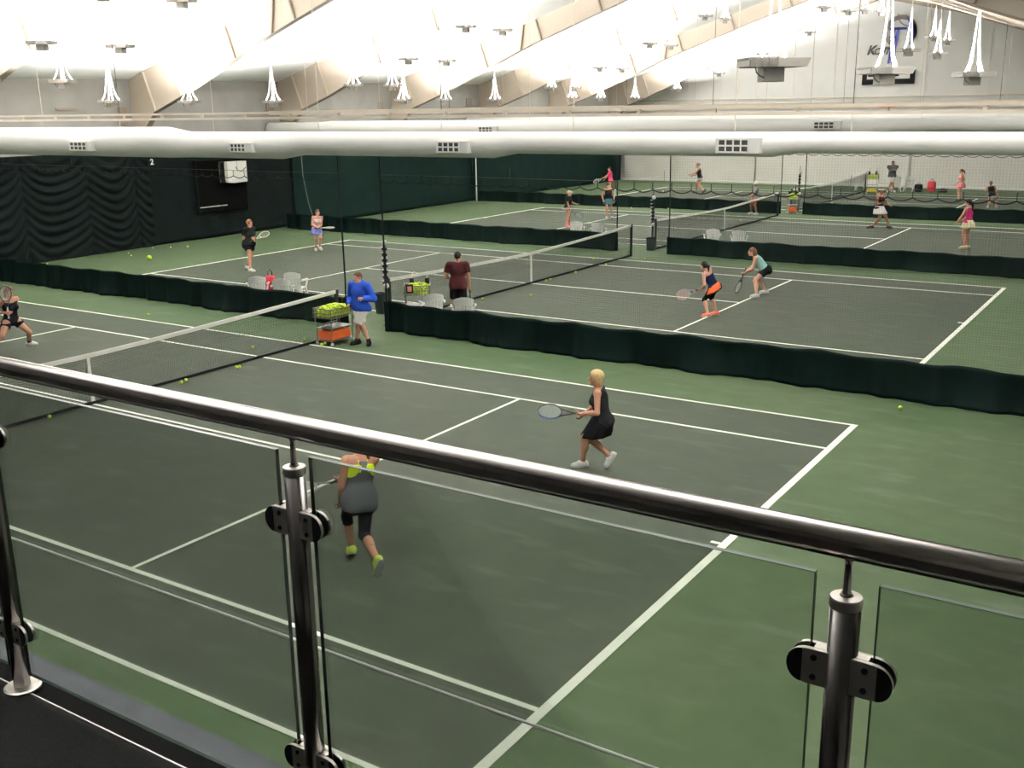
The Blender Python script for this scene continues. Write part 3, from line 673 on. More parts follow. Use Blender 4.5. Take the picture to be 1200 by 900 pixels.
# ------------------------------------------------------------------ ball carts
def cart(p, rz, label, w=.74, dpt=.52, low=None, nballs=60, blabel='', papers=False, lowballs=0, tagsign=False, seed=1, hs=1.0, end_handles=False):
    rnd = random.Random(seed)
    root = empty('ball_cart', p, rz); tag(root, label, 'ball cart', 'ball carts')
    hx, hy = w/2, dpt/2; zb, zt = .60*hs, .80*hs
    for sx in (-1, 1):
        for sy in (-1, 1):
            MB().tube([(sx*(hx-.04), sy*(hy-.04), .07), (sx*(hx-.02), sy*(hy-.02), zt)], .012, 8).build('leg', M_CHROME, root)
            c = MB().tube([(sx*(hx-.04)-.016, sy*(hy-.04), .035), (sx*(hx-.04)+.016, sy*(hy-.04), .035)], .035, 12).build('caster', M_WHITEP, root)
    bk = MB()
    for z in (zb, (zb+zt)/2, zt):
        bk.tube([(-hx, -hy, z), (hx, -hy, z), (hx, hy, z), (-hx, hy, z), (-hx, -hy, z)], .007 if z < zt else .011, 6)
    for i in range(13):
        x = -hx+w*i/12
        for y in (-hy, hy): bk.tube([(x, y, zb), (x, y, zt)], .004, 5)
        bk.tube([(x, -hy, zb), (x, hy, zb)], .004, 5)
    for i in range(9):
        y = -hy+dpt*i/8
        for x in (-hx, hx): bk.tube([(x, y, zb), (x, y, zt)], .004, 5)
    bk.build('wire_basket', M_CHROME, root)
    if end_handles:
        for y in (-hy*.5, hy*.6):
            MB().tube([(-hx-.015, y, zt-.15), (-hx-.025, y, zt+.12), (-hx-.03, y+.03, zt+.17)], .013, 8).build('handle', M_CHROME, root)
            MB().box(-hx-.04, -hx+.005, y-.05, y+.05, zt-.06, zt+.14).build('clamp_block', M_BLACK, root)
    for x in (() if end_handles else (-hx*.45, hx*.75)):
        MB().tube([(x, hy, zt-.15), (x, hy+.02, zt+.16), (x+.03, hy+.03, zt+.24), (x+.08, hy+.03, zt+.27)], .013, 8).build('handle', M_WHITEP if tagsign else M_CHROME, root)
        MB().box(x-.05, x+.05, hy-.01, hy+.05, zt-.08, zt+.12).build('clamp_block', M_BLACK, root)
    MB().box(-hx+.03, hx-.03, -hy+.03, hy-.03, .36*hs, .372*hs).build('shelf', M_CHROME, root)
    if low is not None:
        lb = MB(); n = 14
        lb.prism([(-hx+.10, .31), (-hx+.06, .11), (hx-.06, .11), (hx-.10, .31)], 1, -hy+.05, hy-.05)
        lbo = lb.build('lower_basket', low, root, bevel=.015)
        for i in range(10):
            x = -hx+.09+(w-.18)*i/9; MB().box(x-.008, x+.008, -hy+.04, -hy+.05, .12, .30).build('basket_rib', low, lbo)
        MB().box(-hx+.02, hx-.02, -hy+.02, hy-.02, .085, .097).build('bottom_shelf', M_CHROME, root)
    if papers:
        MB().add([(.0, -.18, .39), (.30, -.15, .40), (.28, .12, .52), (.02, .1, .50), (.0, -.18, .40), (.30, -.15, .41), (.28, .12, .53), (.02, .1, .51)],
                 [(0, 3, 2, 1), (4, 5, 6, 7), (0, 1, 5, 4), (1, 2, 6, 5), (2, 3, 7, 6), (3, 0, 4, 7)]).build('clipboard', M_PAPER, root)
    if tagsign:
        s = MB().box(-hx*.55-.085, -hx*.55+.085, -hy-.03, -hy-.012, zb+.06, zt+.05).build('sign_plate', M_BLACK, root)
        MB().box(-hx*.55-.05, -hx*.55+.05, -hy-.036, -hy-.03, zb+.10, zt+.0).build('sign_print', mat('pink_print', (.7, .3, .26), .6), s)
    R = Matrix.Rotation(rz, 4, 'Z')
    def put(l, lab, grp):
        q = R @ Vector(l); ball((p[0]+q.x, p[1]+q.y, q.z), lab, grp)
    # heap: filler below, individuals on top
    fill = MB(); ico = bmesh.new(); bmesh.ops.create_icosphere(ico, subdivisions=1, radius=BR)
    iv = [tuple(v.co) for v in ico.verts]; fi = [tuple(v.index for v in f.verts) for f in ico.faces]; ico.free()
    nx, ny = int((w-.06)/.067), int((dpt-.06)/.06)
    cand = []
    for j in range(ny):
        for i in range(nx):
            x = -hx+.05+(i+.5*(j % 2))*.067; y = -hy+.045+j*.06
            if x > hx-.04: continue
            e = max(0, 1-(x/hx)**2*.8-(y/hy)**2*.8)
            for z in (zb+.04, zb+.10): fill.add([(x+a, y+b, z+c+rnd.uniform(-.008, .008)) for a, b, c in iv], fi)
            cand.append((x+rnd.uniform(-.012, .012), y+rnd.uniform(-.01, .01), zb+.155+rnd.uniform(-.012, .012), e))
            if e > .30: cand.append((x+.033+rnd.uniform(-.01, .01), y+.03, zb+.155+.058*min(1.6, e*1.6)+rnd.uniform(-.01, .01), e+1))
    fo = fill.build('heaped_balls', M_BALL, None, smooth=True, fix=False); fo.location = p; fo.rotation_euler = (0, 0, rz)
    tag(fo, 'lower layers of yellow balls inside ' + blabel, 'tennis balls', None, 'stuff')
    rnd.shuffle(cand); cand.sort(key=lambda c: (c[1] > hy*.7))
    for c in cand[:nballs]: put(c[:3], 'yellow tennis ball heaped in ' + blabel, 'balls in ' + blabel)
    if lowballs:
        for i in range(lowballs):
            put((rnd.uniform(-hx+.12, hx-.12), rnd.uniform(-hy+.1, hy-.1), .345 + .0*i), 'yellow tennis ball in the lower tray of ' + blabel, 'lower balls in ' + blabel)
VIEWROT = YAW*-1
cart((.33, 5.93, 0), -math.pi/2, 'wire ball cart heaped with yellow balls over an orange tub', low=M_ORANGE, nballs=95, blabel='the cart with the orange tub', papers=True, seed=2, end_handles=True)
c = onz(476, 379); cart((c[0]+.1, c[1]+.35, 0), .62, 'wire ball cart with white handles behind the divider skirt', w=.62, dpt=.45, nballs=60, blabel='the cart beside the maroon-shirted man', tagsign=True, seed=3, hs=1.12, low=mat('yellow_tub', (.62, .5, .05), .6))
c = onz(926.5, 250); cart((c[0]+.1, c[1]-.1, 0), .5, 'distant ball cart with orange tub by the third divider', w=.5, dpt=.45, low=M_ORANGE, nballs=34, blabel='the distant cart with orange tub', seed=4, hs=1.1)
c = onz(1021, 227); cart((c[0], c[1], 0), .4, 'far yellow-laden ball cart beside the grey-shirted coach', w=.62, dpt=.5, low=mat('yellow_tub', (.62, .5, .05), .6), nballs=30, blabel='the far cart beside the grey-shirted coach', seed=5, hs=1.35)

# ------------------------------------------------------------------ white plastic chairs and bags
def make_chair():
    root = empty('plastic_chair')
    st = MB(); n = 10; vs = []; fs = []
    MB().box(-.22, .22, -.21, .22, .40, .425).build('seat', M_WHITEP, root, bevel=.02)
    for sx in (-1, 1):
        for sy in (-1, 1):
            MB().add([(sx*.26-.025, sy*.25-.025, 0), (sx*.26+.025, sy*.25-.025, 0), (sx*.26+.025, sy*.25+.025, 0), (sx*.26-.025, sy*.25+.025, 0),
                      (sx*.21-.035, sy*.19-.03, .41), (sx*.21+.035, sy*.19-.03, .41), (sx*.21+.035, sy*.19+.03, .41), (sx*.21-.035, sy*.19+.03, .41)],
                     [(0, 3, 2, 1), (4, 5, 6, 7), (0, 1, 5, 4), (1, 2, 6, 5), (2, 3, 7, 6), (3, 0, 4, 7)]).build('leg', M_WHITEP, root)
    # curved back: top rail plus slats
    def bp(t, z): a = math.radians(-58+116*t); return (.27*math.sin(a), -.03-.24*math.cos(a)-.10*(z-.42), z)
    N = 12
    for (za, zb_, nm) in ((.70, .82, 'top_rail'), (.42, .47, 'lower_rail')):
        tr = MB()
        for i in range(N):
            h0 = .06*math.sin(math.pi*i/N); h1 = .06*math.sin(math.pi*(i+1)/N)
            q = [bp(i/N, za), bp((i+1)/N, za), bp((i+1)/N, zb_+h1), bp(i/N, zb_+h0)]
            tr.add(q+[(x*.93, y+.02, z) for x, y, z in q], [(0, 1, 2, 3), (7, 6, 5, 4), (0, 4, 5, 1), (1, 5, 6, 2), (2, 6, 7, 3), (3, 7, 4, 0)])
        tr.build(nm, M_WHITEP, root)
    for i in range(7):
        t = .12+.76*i/6; q = [bp(t-.052, .45), bp(t+.052, .45), bp(t+.052, .72), bp(t-.052, .72)]
        MB().add(q+[(x*.94, y+.018, z) for x, y, z in q], [(0, 1, 2, 3), (7, 6, 5, 4), (0, 4, 5, 1), (1, 5, 6, 2), (2, 6, 7, 3), (3, 7, 4, 0)]).build('back_slat', M_WHITEP, root)
    for s in (-1, 1):
        MB().tube([(s*.25, -.2, .66), (s*.285, .0, .65), (s*.28, .2, .63), (s*.25, .23, .55), (s*.22, .2, .41)], .022, 8).build('armrest', M_WHITEP, root)
    return root
def at_y(u, Y, v=370): 
    for _ in range(4):
        p = ony(u, v, Y)
        q = np.array([p[0], Y, 0.0]); dd = q-CAM; z = dd@FW; v = 450-FPX*(dd@UP)/z
    return q
ch0 = make_chair(); first = True
for u, Y, rz, l in ((304, 8.05, .9, 'white plastic chair behind the divider skirt, left of a red bag'), (333, 8.05, .7, 'white plastic chair behind the divider skirt with a bag leaning on it'),
                    (347.5, 9.0, .4, 'white plastic chair behind the divider skirt, end of the row by the net'),
                    (508, 8.15, .75, 'white plastic chair behind the skirt next to the ball cart'), (544, 8.1, .6, 'white plastic chair right behind the skirt below the maroon-shirted man'),
                    (676, 22.9, .5, 'pale plastic chair by the second divider end, draped'), (701, 22.8, .4, 'pale plastic chair at the second divider edge cord'),
                    (834, 22.9, .5, 'white plastic chair behind the second divider, nearer the net'), (865, 22.9, .35, 'white plastic chair behind the second divider, above the aqua-topped player'),
                    (1008, 51.4, .2, 'white plastic chair left of the far ball cart'), (1049, 51.3, .3, 'white plastic chair beside the grey-shirted coach'), (1065, 51.6, .1, 'white plastic chair holding a black bag')):
    o = ch0 if first else copy_tree(ch0); first = False
    q = at_y(u, Y); o.location = (q[0], q[1], 0); o.rotation_euler = (0, 0, rz + random.uniform(-.15, .15)); tag(o, l, 'chair', 'white plastic chairs')
def bag(p, sx, sy, sz, m, label, rz=0.0):
    root = empty('sports_bag', p, rz); tag(root, label, 'bag')
    mb = MB(); N, K = 20, 10; vs = []; fs = []
    for j in range(K+1):
        ph = -math.pi/2+math.pi*j/K
        for i in range(N):
            th = 2*math.pi*i/N; e = lambda c, k: math.copysign(abs(c)**k, c)
            vs.append((sx/2*e(math.cos(ph), .35)*e(math.cos(th), .45), sy/2*e(math.cos(ph), .35)*e(math.sin(th), .45), sz/2+sz/2*e(math.sin(ph), .45)))
    for j in range(K):
        for i in range(N): fs.append((j*N+i, j*N+(i+1) % N, (j+1)*N+(i+1) % N, (j+1)*N+i))
    mb.add(vs, fs); mb.build('bag_body', m, root, smooth=True)
    MB().tube([(-sx*.22, 0, sz*.96), (-sx*.18, 0, sz*1.12), (0, 0, sz*1.2), (sx*.18, 0, sz*1.12), (sx*.22, 0, sz*.96)], .014, 6).build('strap', M_BLACK, root)
    MB().box(-sx*.3, sx*.3, -sy*.51, -sy*.47, sz*.3, sz*.36).build('zip', M_BLACK, root)
M_RED = mat('bag_red', (.50, .02, .035), .6)
q = at_y(319, 8.55); bag((q[0], q[1], 0), .26, .24, .78, M_RED, 'red and black bag standing between the white chairs', .6)
q = at_y(1076, 51.5); bag((q[0], q[1], 0), .42, .4, .42, M_BLACK, 'black bag on the floor by the pale end curtain')
q = at_y(1091, 51.8); bag((q[0], q[1], 0), .45, .4, .58, M_RED, 'bright red bag standing by the pale end curtain')
q = at_y(1105, 51.5); bag((q[0], q[1], 0), .45, .35, .2, M_BLACK, 'low black bag lying right of the red bag')
q = at_y(1065, 51.6); bag((q[0], q[1], .427), .3, .26, .24, M_BLACK, 'black bag sitting on a white chair seat')

# ------------------------------------------------------------------ balcony, ledge and glass railing
ZB, YR, ZR = 3.24, -9.164, 4.310
tag(MB().box(XL, XR, YN, -9.09, 2.95, ZB-.012).build('trim_1', M_FASCIA), kind='structure')
tag(MB().box(XL, XR, YN, YR-.012, ZB-.012, ZB).build('floor_balcony', M_CARPET), kind='structure')
tag(MB().box(XL, XR, YR-.011, YR-.006, ZB-.012, ZB+.003).build('trim_2', M_STEELL), kind='structure')
tag(MB().box(XL, XR, -9.3, -8.66, 2.80, 2.88).build('trim_3', M_LEDGE), kind='structure')
cp = [ony(u, v, -8.8) for u, v in ((41, 631), (762, 900))]
tag(MB().tube([(8.0, -8.8, 3.495), (18.5, -8.8, 3.475)], .0042, 6).build('steel_cable', mat('pale_cable', (.85, .85, .80), .5)), 'thin pale steel cable strung below the glass railing', 'cable')
rl = empty('glass_railing', (15.0, YR, ZB)); tag(rl, 'brushed steel balcony railing with clamped clear glass panes', 'railing')
OX, OY, OZ = 15.0, YR, ZB
MB().tube([(-7.0, 0, ZR-OZ), (3.4, 0, ZR-OZ)], .0254, 28).build('handrail', M_STEEL, rl, smooth=True)
MB().tube([(-7.0, -.001, ZR-OZ-.0262), (3.4, -.001, ZR-OZ-.0262)], .006, 8).build('rail_slot', M_STEELD, rl)
POSTX = [10.54, 11.79, 13.04, 14.315, 15.563, 16.82]
def stadium(x0, x1, z, hgt, rnd):   # D-shaped clamp outline: flat at the post, round at the far end
    s = 1 if x1 > x0 else -1; pts = [(x0, z-hgt/2), (x1-s*rnd, z-hgt/2)]
    for i in range(1, 12):
        a = -math.pi/2+math.pi*i/12; pts.append((x1-s*rnd+s*rnd*math.cos(a), z+hgt/2*math.sin(a)))
    pts += [(x1-s*rnd, z+hgt/2), (x0, z+hgt/2)]; return pts
for px in POSTX:
    x = px-OX
    po = MB().lathe([(.0252, 0), (.0252, .955)], 28, (x, 0, 0)).build('post', M_POST, rl, smooth=False)
    po.data.polygons.foreach_set('use_smooth', [len(p.vertices) == 4 for p in po.data.polygons])
    MB().lathe([(.0268, .955), (.0268, .970), (.0255, .973), (.008, .975)], 28, (x, 0, 0)).build('post_cap', M_STEELL, po)
    MB().lathe([(.012, .974), (.007, .982), (.0062, 1.03), (.008, 1.044)], 16, (x, 0, 0)).build('stem', M_STEEL, po, smooth=True)
    MB().box(x-.032, x+.032, -.012, .012, 1.0425, 1.0465).build('saddle', M_STEELD, po)
    MB().lathe([(.056, .0), (.056, .007), (.05, .011), (.027, .013)], 28, (x, 0, 0)).build('base_flange', M_STEELL, po)
    for zc in (.838, .205):
        for s in (-1, 1):
            for (y0, y1) in ((-.017, -.008), (.008, .017)):
                cl = MB().prism(stadium(x+s*.018, x+s*.088, zc, .066, .034), 1, y0, y1).build('glass_clamp', M_STEELL if y0 < 0 else M_STEEL, po, bevel=.0015)
            MB().prism([(x+s*.018, zc-.033), (x+s*.045, zc-.033), (x+s*.045, zc+.033), (x+s*.018, zc+.033)], 1, -.0079, .0079).build('clamp_core', M_STEELL, po)
            MB().prism(stadium(x+s*.062, x+s*.0878, zc, .062, .026), 1, -.0185, -.0172).build('rubber_pad', M_BLACK, po)
            for dz in (-.018, .018):
                MB().tube([(x+s*.042, -.0195, zc+dz), (x+s*.042, -.0165, zc+dz)], .0055, 12).build('screw', M_BLACK, po)
for a, b in zip(POSTX, POSTX[1:]):
    x0, x1 = a-OX+.052, b-OX-.052
    z0, z1 = .065, 1.005
    g = MB().box(x0, x1, -.005, .005, z0, z1).build('glass_pane', MATS['glass'], rl)
    e = MB()
    e.box(x0-.0006, x0+.0006, -.0054, .0054, z0, z1); e.box(x1-.0006, x1+.0006, -.0054, .0054, z0, z1)
    e.box(x0, x1, -.0054, .0054, z0-.0006, z0+.0006)
    e.build('polished_edge', M_GLASSEDGE, g)
    MB().box(x0, x1, -.0054, .0054, z1-.0006, z1+.0006).build('polished_edge', mat('glass_edge_top', (.10, .13, .11), .2), g)

# ------------------------------------------------------------------ people: smooth-blended bodies
def cloth_mat(name, col, rough=.8): return mat(name, col, rough, noise=.08, scale=12, spec=.02)
class Grid:
    def __init__(s, lo, hi, h):
        s.h = h; s.lo = np.array(lo, float); n = np.ceil((np.array(hi)-s.lo)/h).astype(int)+2
        s.ax = [s.lo[i]+h*np.arange(n[i]) for i in range(3)]; s.n = n
    def sl(s, lo, hi):
        return tuple(slice(max(0, int((lo[i]-s.lo[i])/s.h)), min(s.n[i], int((hi[i]-s.lo[i])/s.h)+2)) for i in range(3))
    def pts(s, sl): return np.meshgrid(s.ax[0][sl[0]], s.ax[1][sl[1]], s.ax[2][sl[2]], indexing='ij')
def cone(a, b, ra, rb, k=.025): return ('c', np.array(a, float), np.array(b, float), ra, rb, k)
def ell(c, A, r, k=.03): return ('e', np.array(c, float), np.array(A, float), np.array(r, float), k)
def prim_d(pr, X, Y, Z):
    if pr[0] == 'c':
        _, a, b, ra, rb, _k = pr; d = b-a; L2 = d@d+1e-9
        px, py, pz = X-a[0], Y-a[1], Z-a[2]
        t = np.clip((px*d[0]+py*d[1]+pz*d[2])/L2, 0, 1)
        return np.sqrt((px-t*d[0])**2+(py-t*d[1])**2+(pz-t*d[2])**2)-(ra+(rb-ra)*t)
    _, c, A, r, _k = pr
    px, py, pz = X-c[0], Y-c[1], Z-c[2]
    u = px*A[0][0]+py*A[0][1]+pz*A[0][2]; v = px*A[1][0]+py*A[1][1]+pz*A[1][2]; w_ = px*A[2][0]+py*A[2][1]+pz*A[2][2]
    k0 = np.sqrt((u/r[0])**2+(v/r[1])**2+(w_/r[2])**2); k1 = np.sqrt((u/r[0]**2)**2+(v/r[1]**2)**2+(w_/r[2]**2)**2)+1e-9
    return k0*(k0-1)/k1
def prim_box(pr):
    if pr[0] == 'c':
        R = max(pr[3], pr[4]); return np.minimum(pr[1], pr[2])-R, np.maximum(pr[1], pr[2])+R
    R = max(pr[3]); return pr[1]-R, pr[1]+R
def field(g, prims, grow=0.0):
    f = np.full(tuple(g.n), 1.0)
    for pr in prims:
        k = pr[-1]; lo, hi = prim_box(pr); mrg = grow+k+2.5*g.h; sl = g.sl(lo-mrg, hi+mrg)
        d = prim_d(pr, *g.pts(sl)); sub = f[sl]
        hh = np.clip(.5+.5*(sub-d)/k, 0, 1)
        f[sl] = np.where(sub > .9, d, sub*(1-hh)+d*hh-k*hh*(1-hh))
    return f
def surface(g, f, name):
    ins = f < 0; n = np.array(f.shape)
    cnt = np.zeros(tuple(n-1), np.int8)
    for dx in (0, 1):
        for dy in (0, 1):
            for dz in (0, 1): cnt += ins[dx:n[0]-1+dx, dy:n[1]-1+dy, dz:n[2]-1+dz]
    act = (cnt > 0) & (cnt < 8); cells = np.argwhere(act)
    if len(cells) == 0: return None
    idx = -np.ones(act.shape, np.int64); idx[act] = np.arange(len(cells))
    cor = [(a, b, c) for a in (0, 1) for b in (0, 1) for c in (0, 1)]
    val = np.stack([f[cells[:, 0]+a, cells[:, 1]+b, cells[:, 2]+c] for a, b, c in cor], 1)
    acc = np.zeros((len(cells), 3)); num = np.zeros(len(cells))
    for i, ca in enumerate(cor):
        for j, cb in enumerate(cor):
            if j <= i or sum(abs(p-q) for p, q in zip(ca, cb)) != 1: continue
            va, vb = val[:, i], val[:, j]; m = (va < 0) != (vb < 0)
            t = np.where(m, va/(va-vb+1e-12), 0)[:, None]
            acc += np.where(m[:, None], np.array(ca)+t*(np.array(cb)-np.array(ca)), 0); num += m
    V = g.lo+(cells+acc/num[:, None])*g.h
    quads = []
    for ax in range(3):
        o1, o2 = [(1, 2), (2, 0), (0, 1)][ax]
        s0 = [slice(None)]*3; s1 = [slice(None)]*3; s0[ax] = slice(0, -1); s1[ax] = slice(1, None)
        a, b = ins[tuple(s0)], ins[tuple(s1)]
        E = np.argwhere(a != b); fl = a[tuple(E.T)]
        ok = (E[:, o1] > 0) & (E[:, o2] > 0) & (E[:, o1] < n[o1]-1) & (E[:, o2] < n[o2]-1); E = E[ok]; fl = fl[ok]
        def cell(d1, d2):
            q = E.copy(); q[:, o1] += d1; q[:, o2] += d2; return idx[q[:, 0], q[:, 1], q[:, 2]]
        Q = np.stack([cell(-1, -1), cell(0, -1), cell(0, 0), cell(-1, 0)], 1)
        Q[~fl] = Q[~fl][:, ::-1]; quads.append(Q)
    Q = np.concatenate(quads); Q = Q[(Q >= 0).all(1)]
    me = bpy.data.meshes.new(name); me.vertices.add(len(V)); me.vertices.foreach_set('co', V.ravel())
    me.loops.add(Q.size); me.loops.foreach_set('vertex_index', Q.ravel().astype(np.int32))
    me.polygons.add(len(Q)); me.polygons.foreach_set('loop_start', np.arange(0, Q.size, 4, dtype=np.int32))
    me.update(calc_edges=True); me.polygons.foreach_set('use_smooth', np.ones(len(Q), bool)); return me
def U_(v): v = np.array(v, float); return v/(np.linalg.norm(v)+1e-9)
def ik(a, b, l1, l2, hint):
    d = b-a; L = np.linalg.norm(d)
    if L > (l1+l2)*.995: b = a+d*(l1+l2)*.995/L; d = b-a; L = np.linalg.norm(d)
    L = max(L, abs(l1-l2)+.02)
    u = d/(np.linalg.norm(d)+1e-9); x = (l1*l1-l2*l2+L*L)/(2*L); h = math.sqrt(max(0, l1*l1-x*x))
    p = hint-(hint@u)*u; p = U_(p) if np.linalg.norm(p) > 1e-4 else U_(np.cross(u, [1, 0, 0]))
    return a+u*x+p*h, b
PEOPLE = []
def person(label, group, feet, hip, neck, face, hands, skin=None, h=.012, male=False, head_face=None, head_pitch=0.0, build=1.0,
           shirt=None, sleeves=0, bottom=None, hair=('short', (.10, .06, .03)), shoes=(.75, .75, .72), socks=None, hat=None, cuff=None, bra=None, elbow_hint=None, ext=.985):
    """feet: two (u,v,lift,toe_angle,heel_up); hip,neck: (u,v,y); hands: two (u,v,y) or None.  Order: person's left, right.
       angles are in the view frame of that spot: 0 = rightwards, 90 = away from the balcony"""
    skin = skin or M_SKIN
    k = 1.0
    FT = []
    for (u, v, lift, ta, up) in feet: FT.append(onz(u, v, .078+lift))
    G = (FT[0]+FT[1])/2; G[2] = 0
    fw = G-CAM; fw[2] = 0; fw = fw/np.linalg.norm(fw); rt = np.array([fw[1], -fw[0], 0])
    B = np.array([rt, fw, [0, 0, 1]])
    loc = lambda P: B @ (P-G)
    def px(u, v, y=0.0):
        d = ray(u, v); t = ((G-CAM)@fw+y)/(d@fw); return loc(CAM+d*t)
    root = empty('person', G, math.atan2(rt[1], rt[0])); tag(root, label, 'person', group)
    root['group'] = group
    an = [loc(p) for p in FT]
    hp, nk = px(*hip), px(*neck)
    # stature: the height at which the legs, stretched by ext, just reach the feet
    sp = U_(nk-hp); lo_, hi_ = 1.45, 2.0
    Rt = np.array([math.sin(math.radians(face)), -math.cos(math.radians(face)), 0])
    for _ in range(24):
        H = (lo_+hi_)/2; hq = nk-sp*.305*H
        r_ = max(np.linalg.norm(hq+Rt*s_*.085*H/1.66-an[i_]) for i_, s_ in ((0, -1), (1, 1)))/(.491*H)
        if r_ > ext: lo_ = H
        else: hi_ = H
    k = H/1.66; hp = nk-sp*.305*H
    Lt, Ls = .245*H, .246*H
    F0 = np.array([math.cos(math.radians(face)), math.sin(math.radians(face)), 0]); Rt = np.array([F0[1], -F0[0], 0])
    ul = U_(Rt-(Rt@sp)*sp); vf = np.cross(sp, ul); A = np.array([ul, vf, sp])
    T3 = lambda a, b, c: hp+ul*a*k+vf*b*k+sp*c*k
    bw = build
    shl = [nk-sp*.045*k-ul*.175*k*(1.12 if male else 1)*(.5+.5*bw), nk-sp*.045*k+ul*.175*k*(1.12 if male else 1)*(.5+.5*bw)]
    hips = [hp-ul*.085*k, hp+ul*.085*k]
    # legs
    kn = []
    for i in range(2):
        d = an[i]-hips[i]
        K, e = ik(hips[i], an[i], Lt, Ls, F0+np.array([0, 0, .15])); kn.append(K)
        if np.linalg.norm(e-an[i]) > .03: print('leg short', label[:30], round(float(np.linalg.norm(e-an[i])), 3))
        an[i] = e
    el = []; wr = []; hd_dir = []
    for i in range(2):
        if hands[i] is None: tgt = shl[i]+np.array([0, 0, -.48*k])+ul*(.06 if i else -.06)+F0*.06
        else: tgt = px(*hands[i])
        hint = (elbow_hint[i] if elbow_hint and elbow_hint[i] is not None else (-F0*.8+(ul if i else -ul)*.6-np.array([0, 0, .5])))
        e, w2 = ik(shl[i], tgt, .178*H, .152*H, np.array(hint, float)); el.append(e); wr.append(w2); hd_dir.append(U_(w2-e))
    # head
    hf = face if head_face is None else head_face
    HF = np.array([math.cos(math.radians(hf)), math.sin(math.radians(hf)), 0]); cp, spn = math.cos(math.radians(head_pitch)), math.sin(math.radians(head_pitch))
    HV = HF*cp-np.array([0, 0, 1])*spn; HR = np.array([HF[1], -HF[0], 0]); HU = np.cross(HR, HV)
    nd = U_(sp*.6+np.array([0, 0, .4])+HF*.25)
    hc = nk+nd*.148*k
    HA = np.array([HR, HV, HU]); Hp = lambda a, b, c: hc+HR*a*k+HV*b*k+HU*c*k
    fm = 1.08 if male else 1.0
    fr = max(.0085*k, .62*h)
    tor = [ell(T3(0, -.012, .0), A, np.array([.175*bw, .125*bw, .125])*k, .05), ell(T3(0, .0, .15), A, np.array([.138*bw*fm, .105*bw, .16])*k, .05),
           ell(T3(0, .0, .325), A, np.array([.158*fm*(.6+.4*bw), .112*fm*(.6+.4*bw), .17])*k, .05), cone(shl[0]+ul*.02*k, shl[1]-ul*.02*k, .058*k*fm, .058*k*fm, .05),
           ell(T3(-.085, -.085, -.06), A, np.array([.088, .08, .09])*k*bw, .04), ell(T3(.085, -.085, -.06), A, np.array([.088, .08, .09])*k*bw, .04)]
    if not male: tor += [ell(T3(-.07, .095, .31), A, np.array([.062, .055, .062])*k, .035), ell(T3(.07, .095, .31), A, np.array([.062, .055, .062])*k, .035)]
    nck = [cone(nk-sp*.06*k, nk+nd*.10*k, .056*k*fm, .05*k*fm, .03)]
    head = [ell(Hp(0, -.012, .022), HA, np.array([.074, .095, .098])*k, .02), ell(Hp(0, .022, -.055), HA, np.array([.056, .066, .066])*k, .03),
            ell(Hp(0, .098, -.018), HA, np.array([.014, .024, .026])*k, .012), ell(Hp(-.077, -.005, -.008), HA, np.array([.012, .022, .032])*k, .008), ell(Hp(.077, -.005, -.008), HA, np.array([.012, .022, .032])*k, .008),
            ell(Hp(0, .075, -.098), HA, np.array([.024, .02, .018])*k, .015), ell(Hp(0, .085, .022), HA, np.array([.05, .012, .012])*k, .012)]
    thigh = [cone(hips[i], kn[i], .092*k*bw, .057*k*(.5+.5*bw), .04) for i in range(2)]
    shank = []
    for i in range(2):
        d = an[i]-kn[i]; back = -U_(F0-(F0@U_(d))*U_(d))
        shank.append([cone(kn[i], an[i], .054*k, .037*k, .03), ell(kn[i]+d*.30+back*.022*k, np.array([U_(np.cross(U_(d), back)), back, U_(d)]), np.array([.05, .052, .12])*k*(.5+.5*bw), .03)])
    arms = [[cone(shl[i], el[i], .052*k*fm*(.5+.5*bw), .040*k*fm, .03), cone(el[i], el[i]+(wr[i]-el[i])*.35, .040*k*fm, .040*k*fm, .02), cone(el[i]+(wr[i]-el[i])*.35, wr[i], .040*k*fm, .027*k*fm, .02)] for i in range(2)]
    handp = []
    for i in range(2):
        d = hd_dir[i]; side = U_(np.cross(d, F0 if abs(d@F0) < .9 else np.array([0, 0, 1.]))); nrm = np.cross(side, d)
        pc_ = wr[i]+d*.045*k
        handp.append(ell(pc_, np.array([side, nrm, d]), np.array([.040, .018, .05])*k, .012))
        for q, (off, ln) in enumerate(((-.030, .062), (-.010, .074), (.010, .070), (.030, .055))):
            b0 = pc_+side*off*k*1.05+d*.035*k; b1 = b0+U_(d+nrm*.55+side*off*4)*ln*.55*k; b2 = b1+U_(d*.25+nrm)*ln*.5*k
            handp += [cone(b0, b1, fr, fr*.95, .006), cone(b1, b2, fr*.95, fr*.85, .006)]
        t0 = wr[i]+d*.022*k-side*.026*k; t1 = t0+U_(d*.7-side*.75+nrm*.4)*.04*k; t2 = t1+U_(d+nrm*.5)*.03*k
        handp += [cone(t0, t1, fr*1.2, fr*1.1, .008), cone(t1, t2, fr*1.1, fr*.9, .006)]
    ft = []; shoe = []
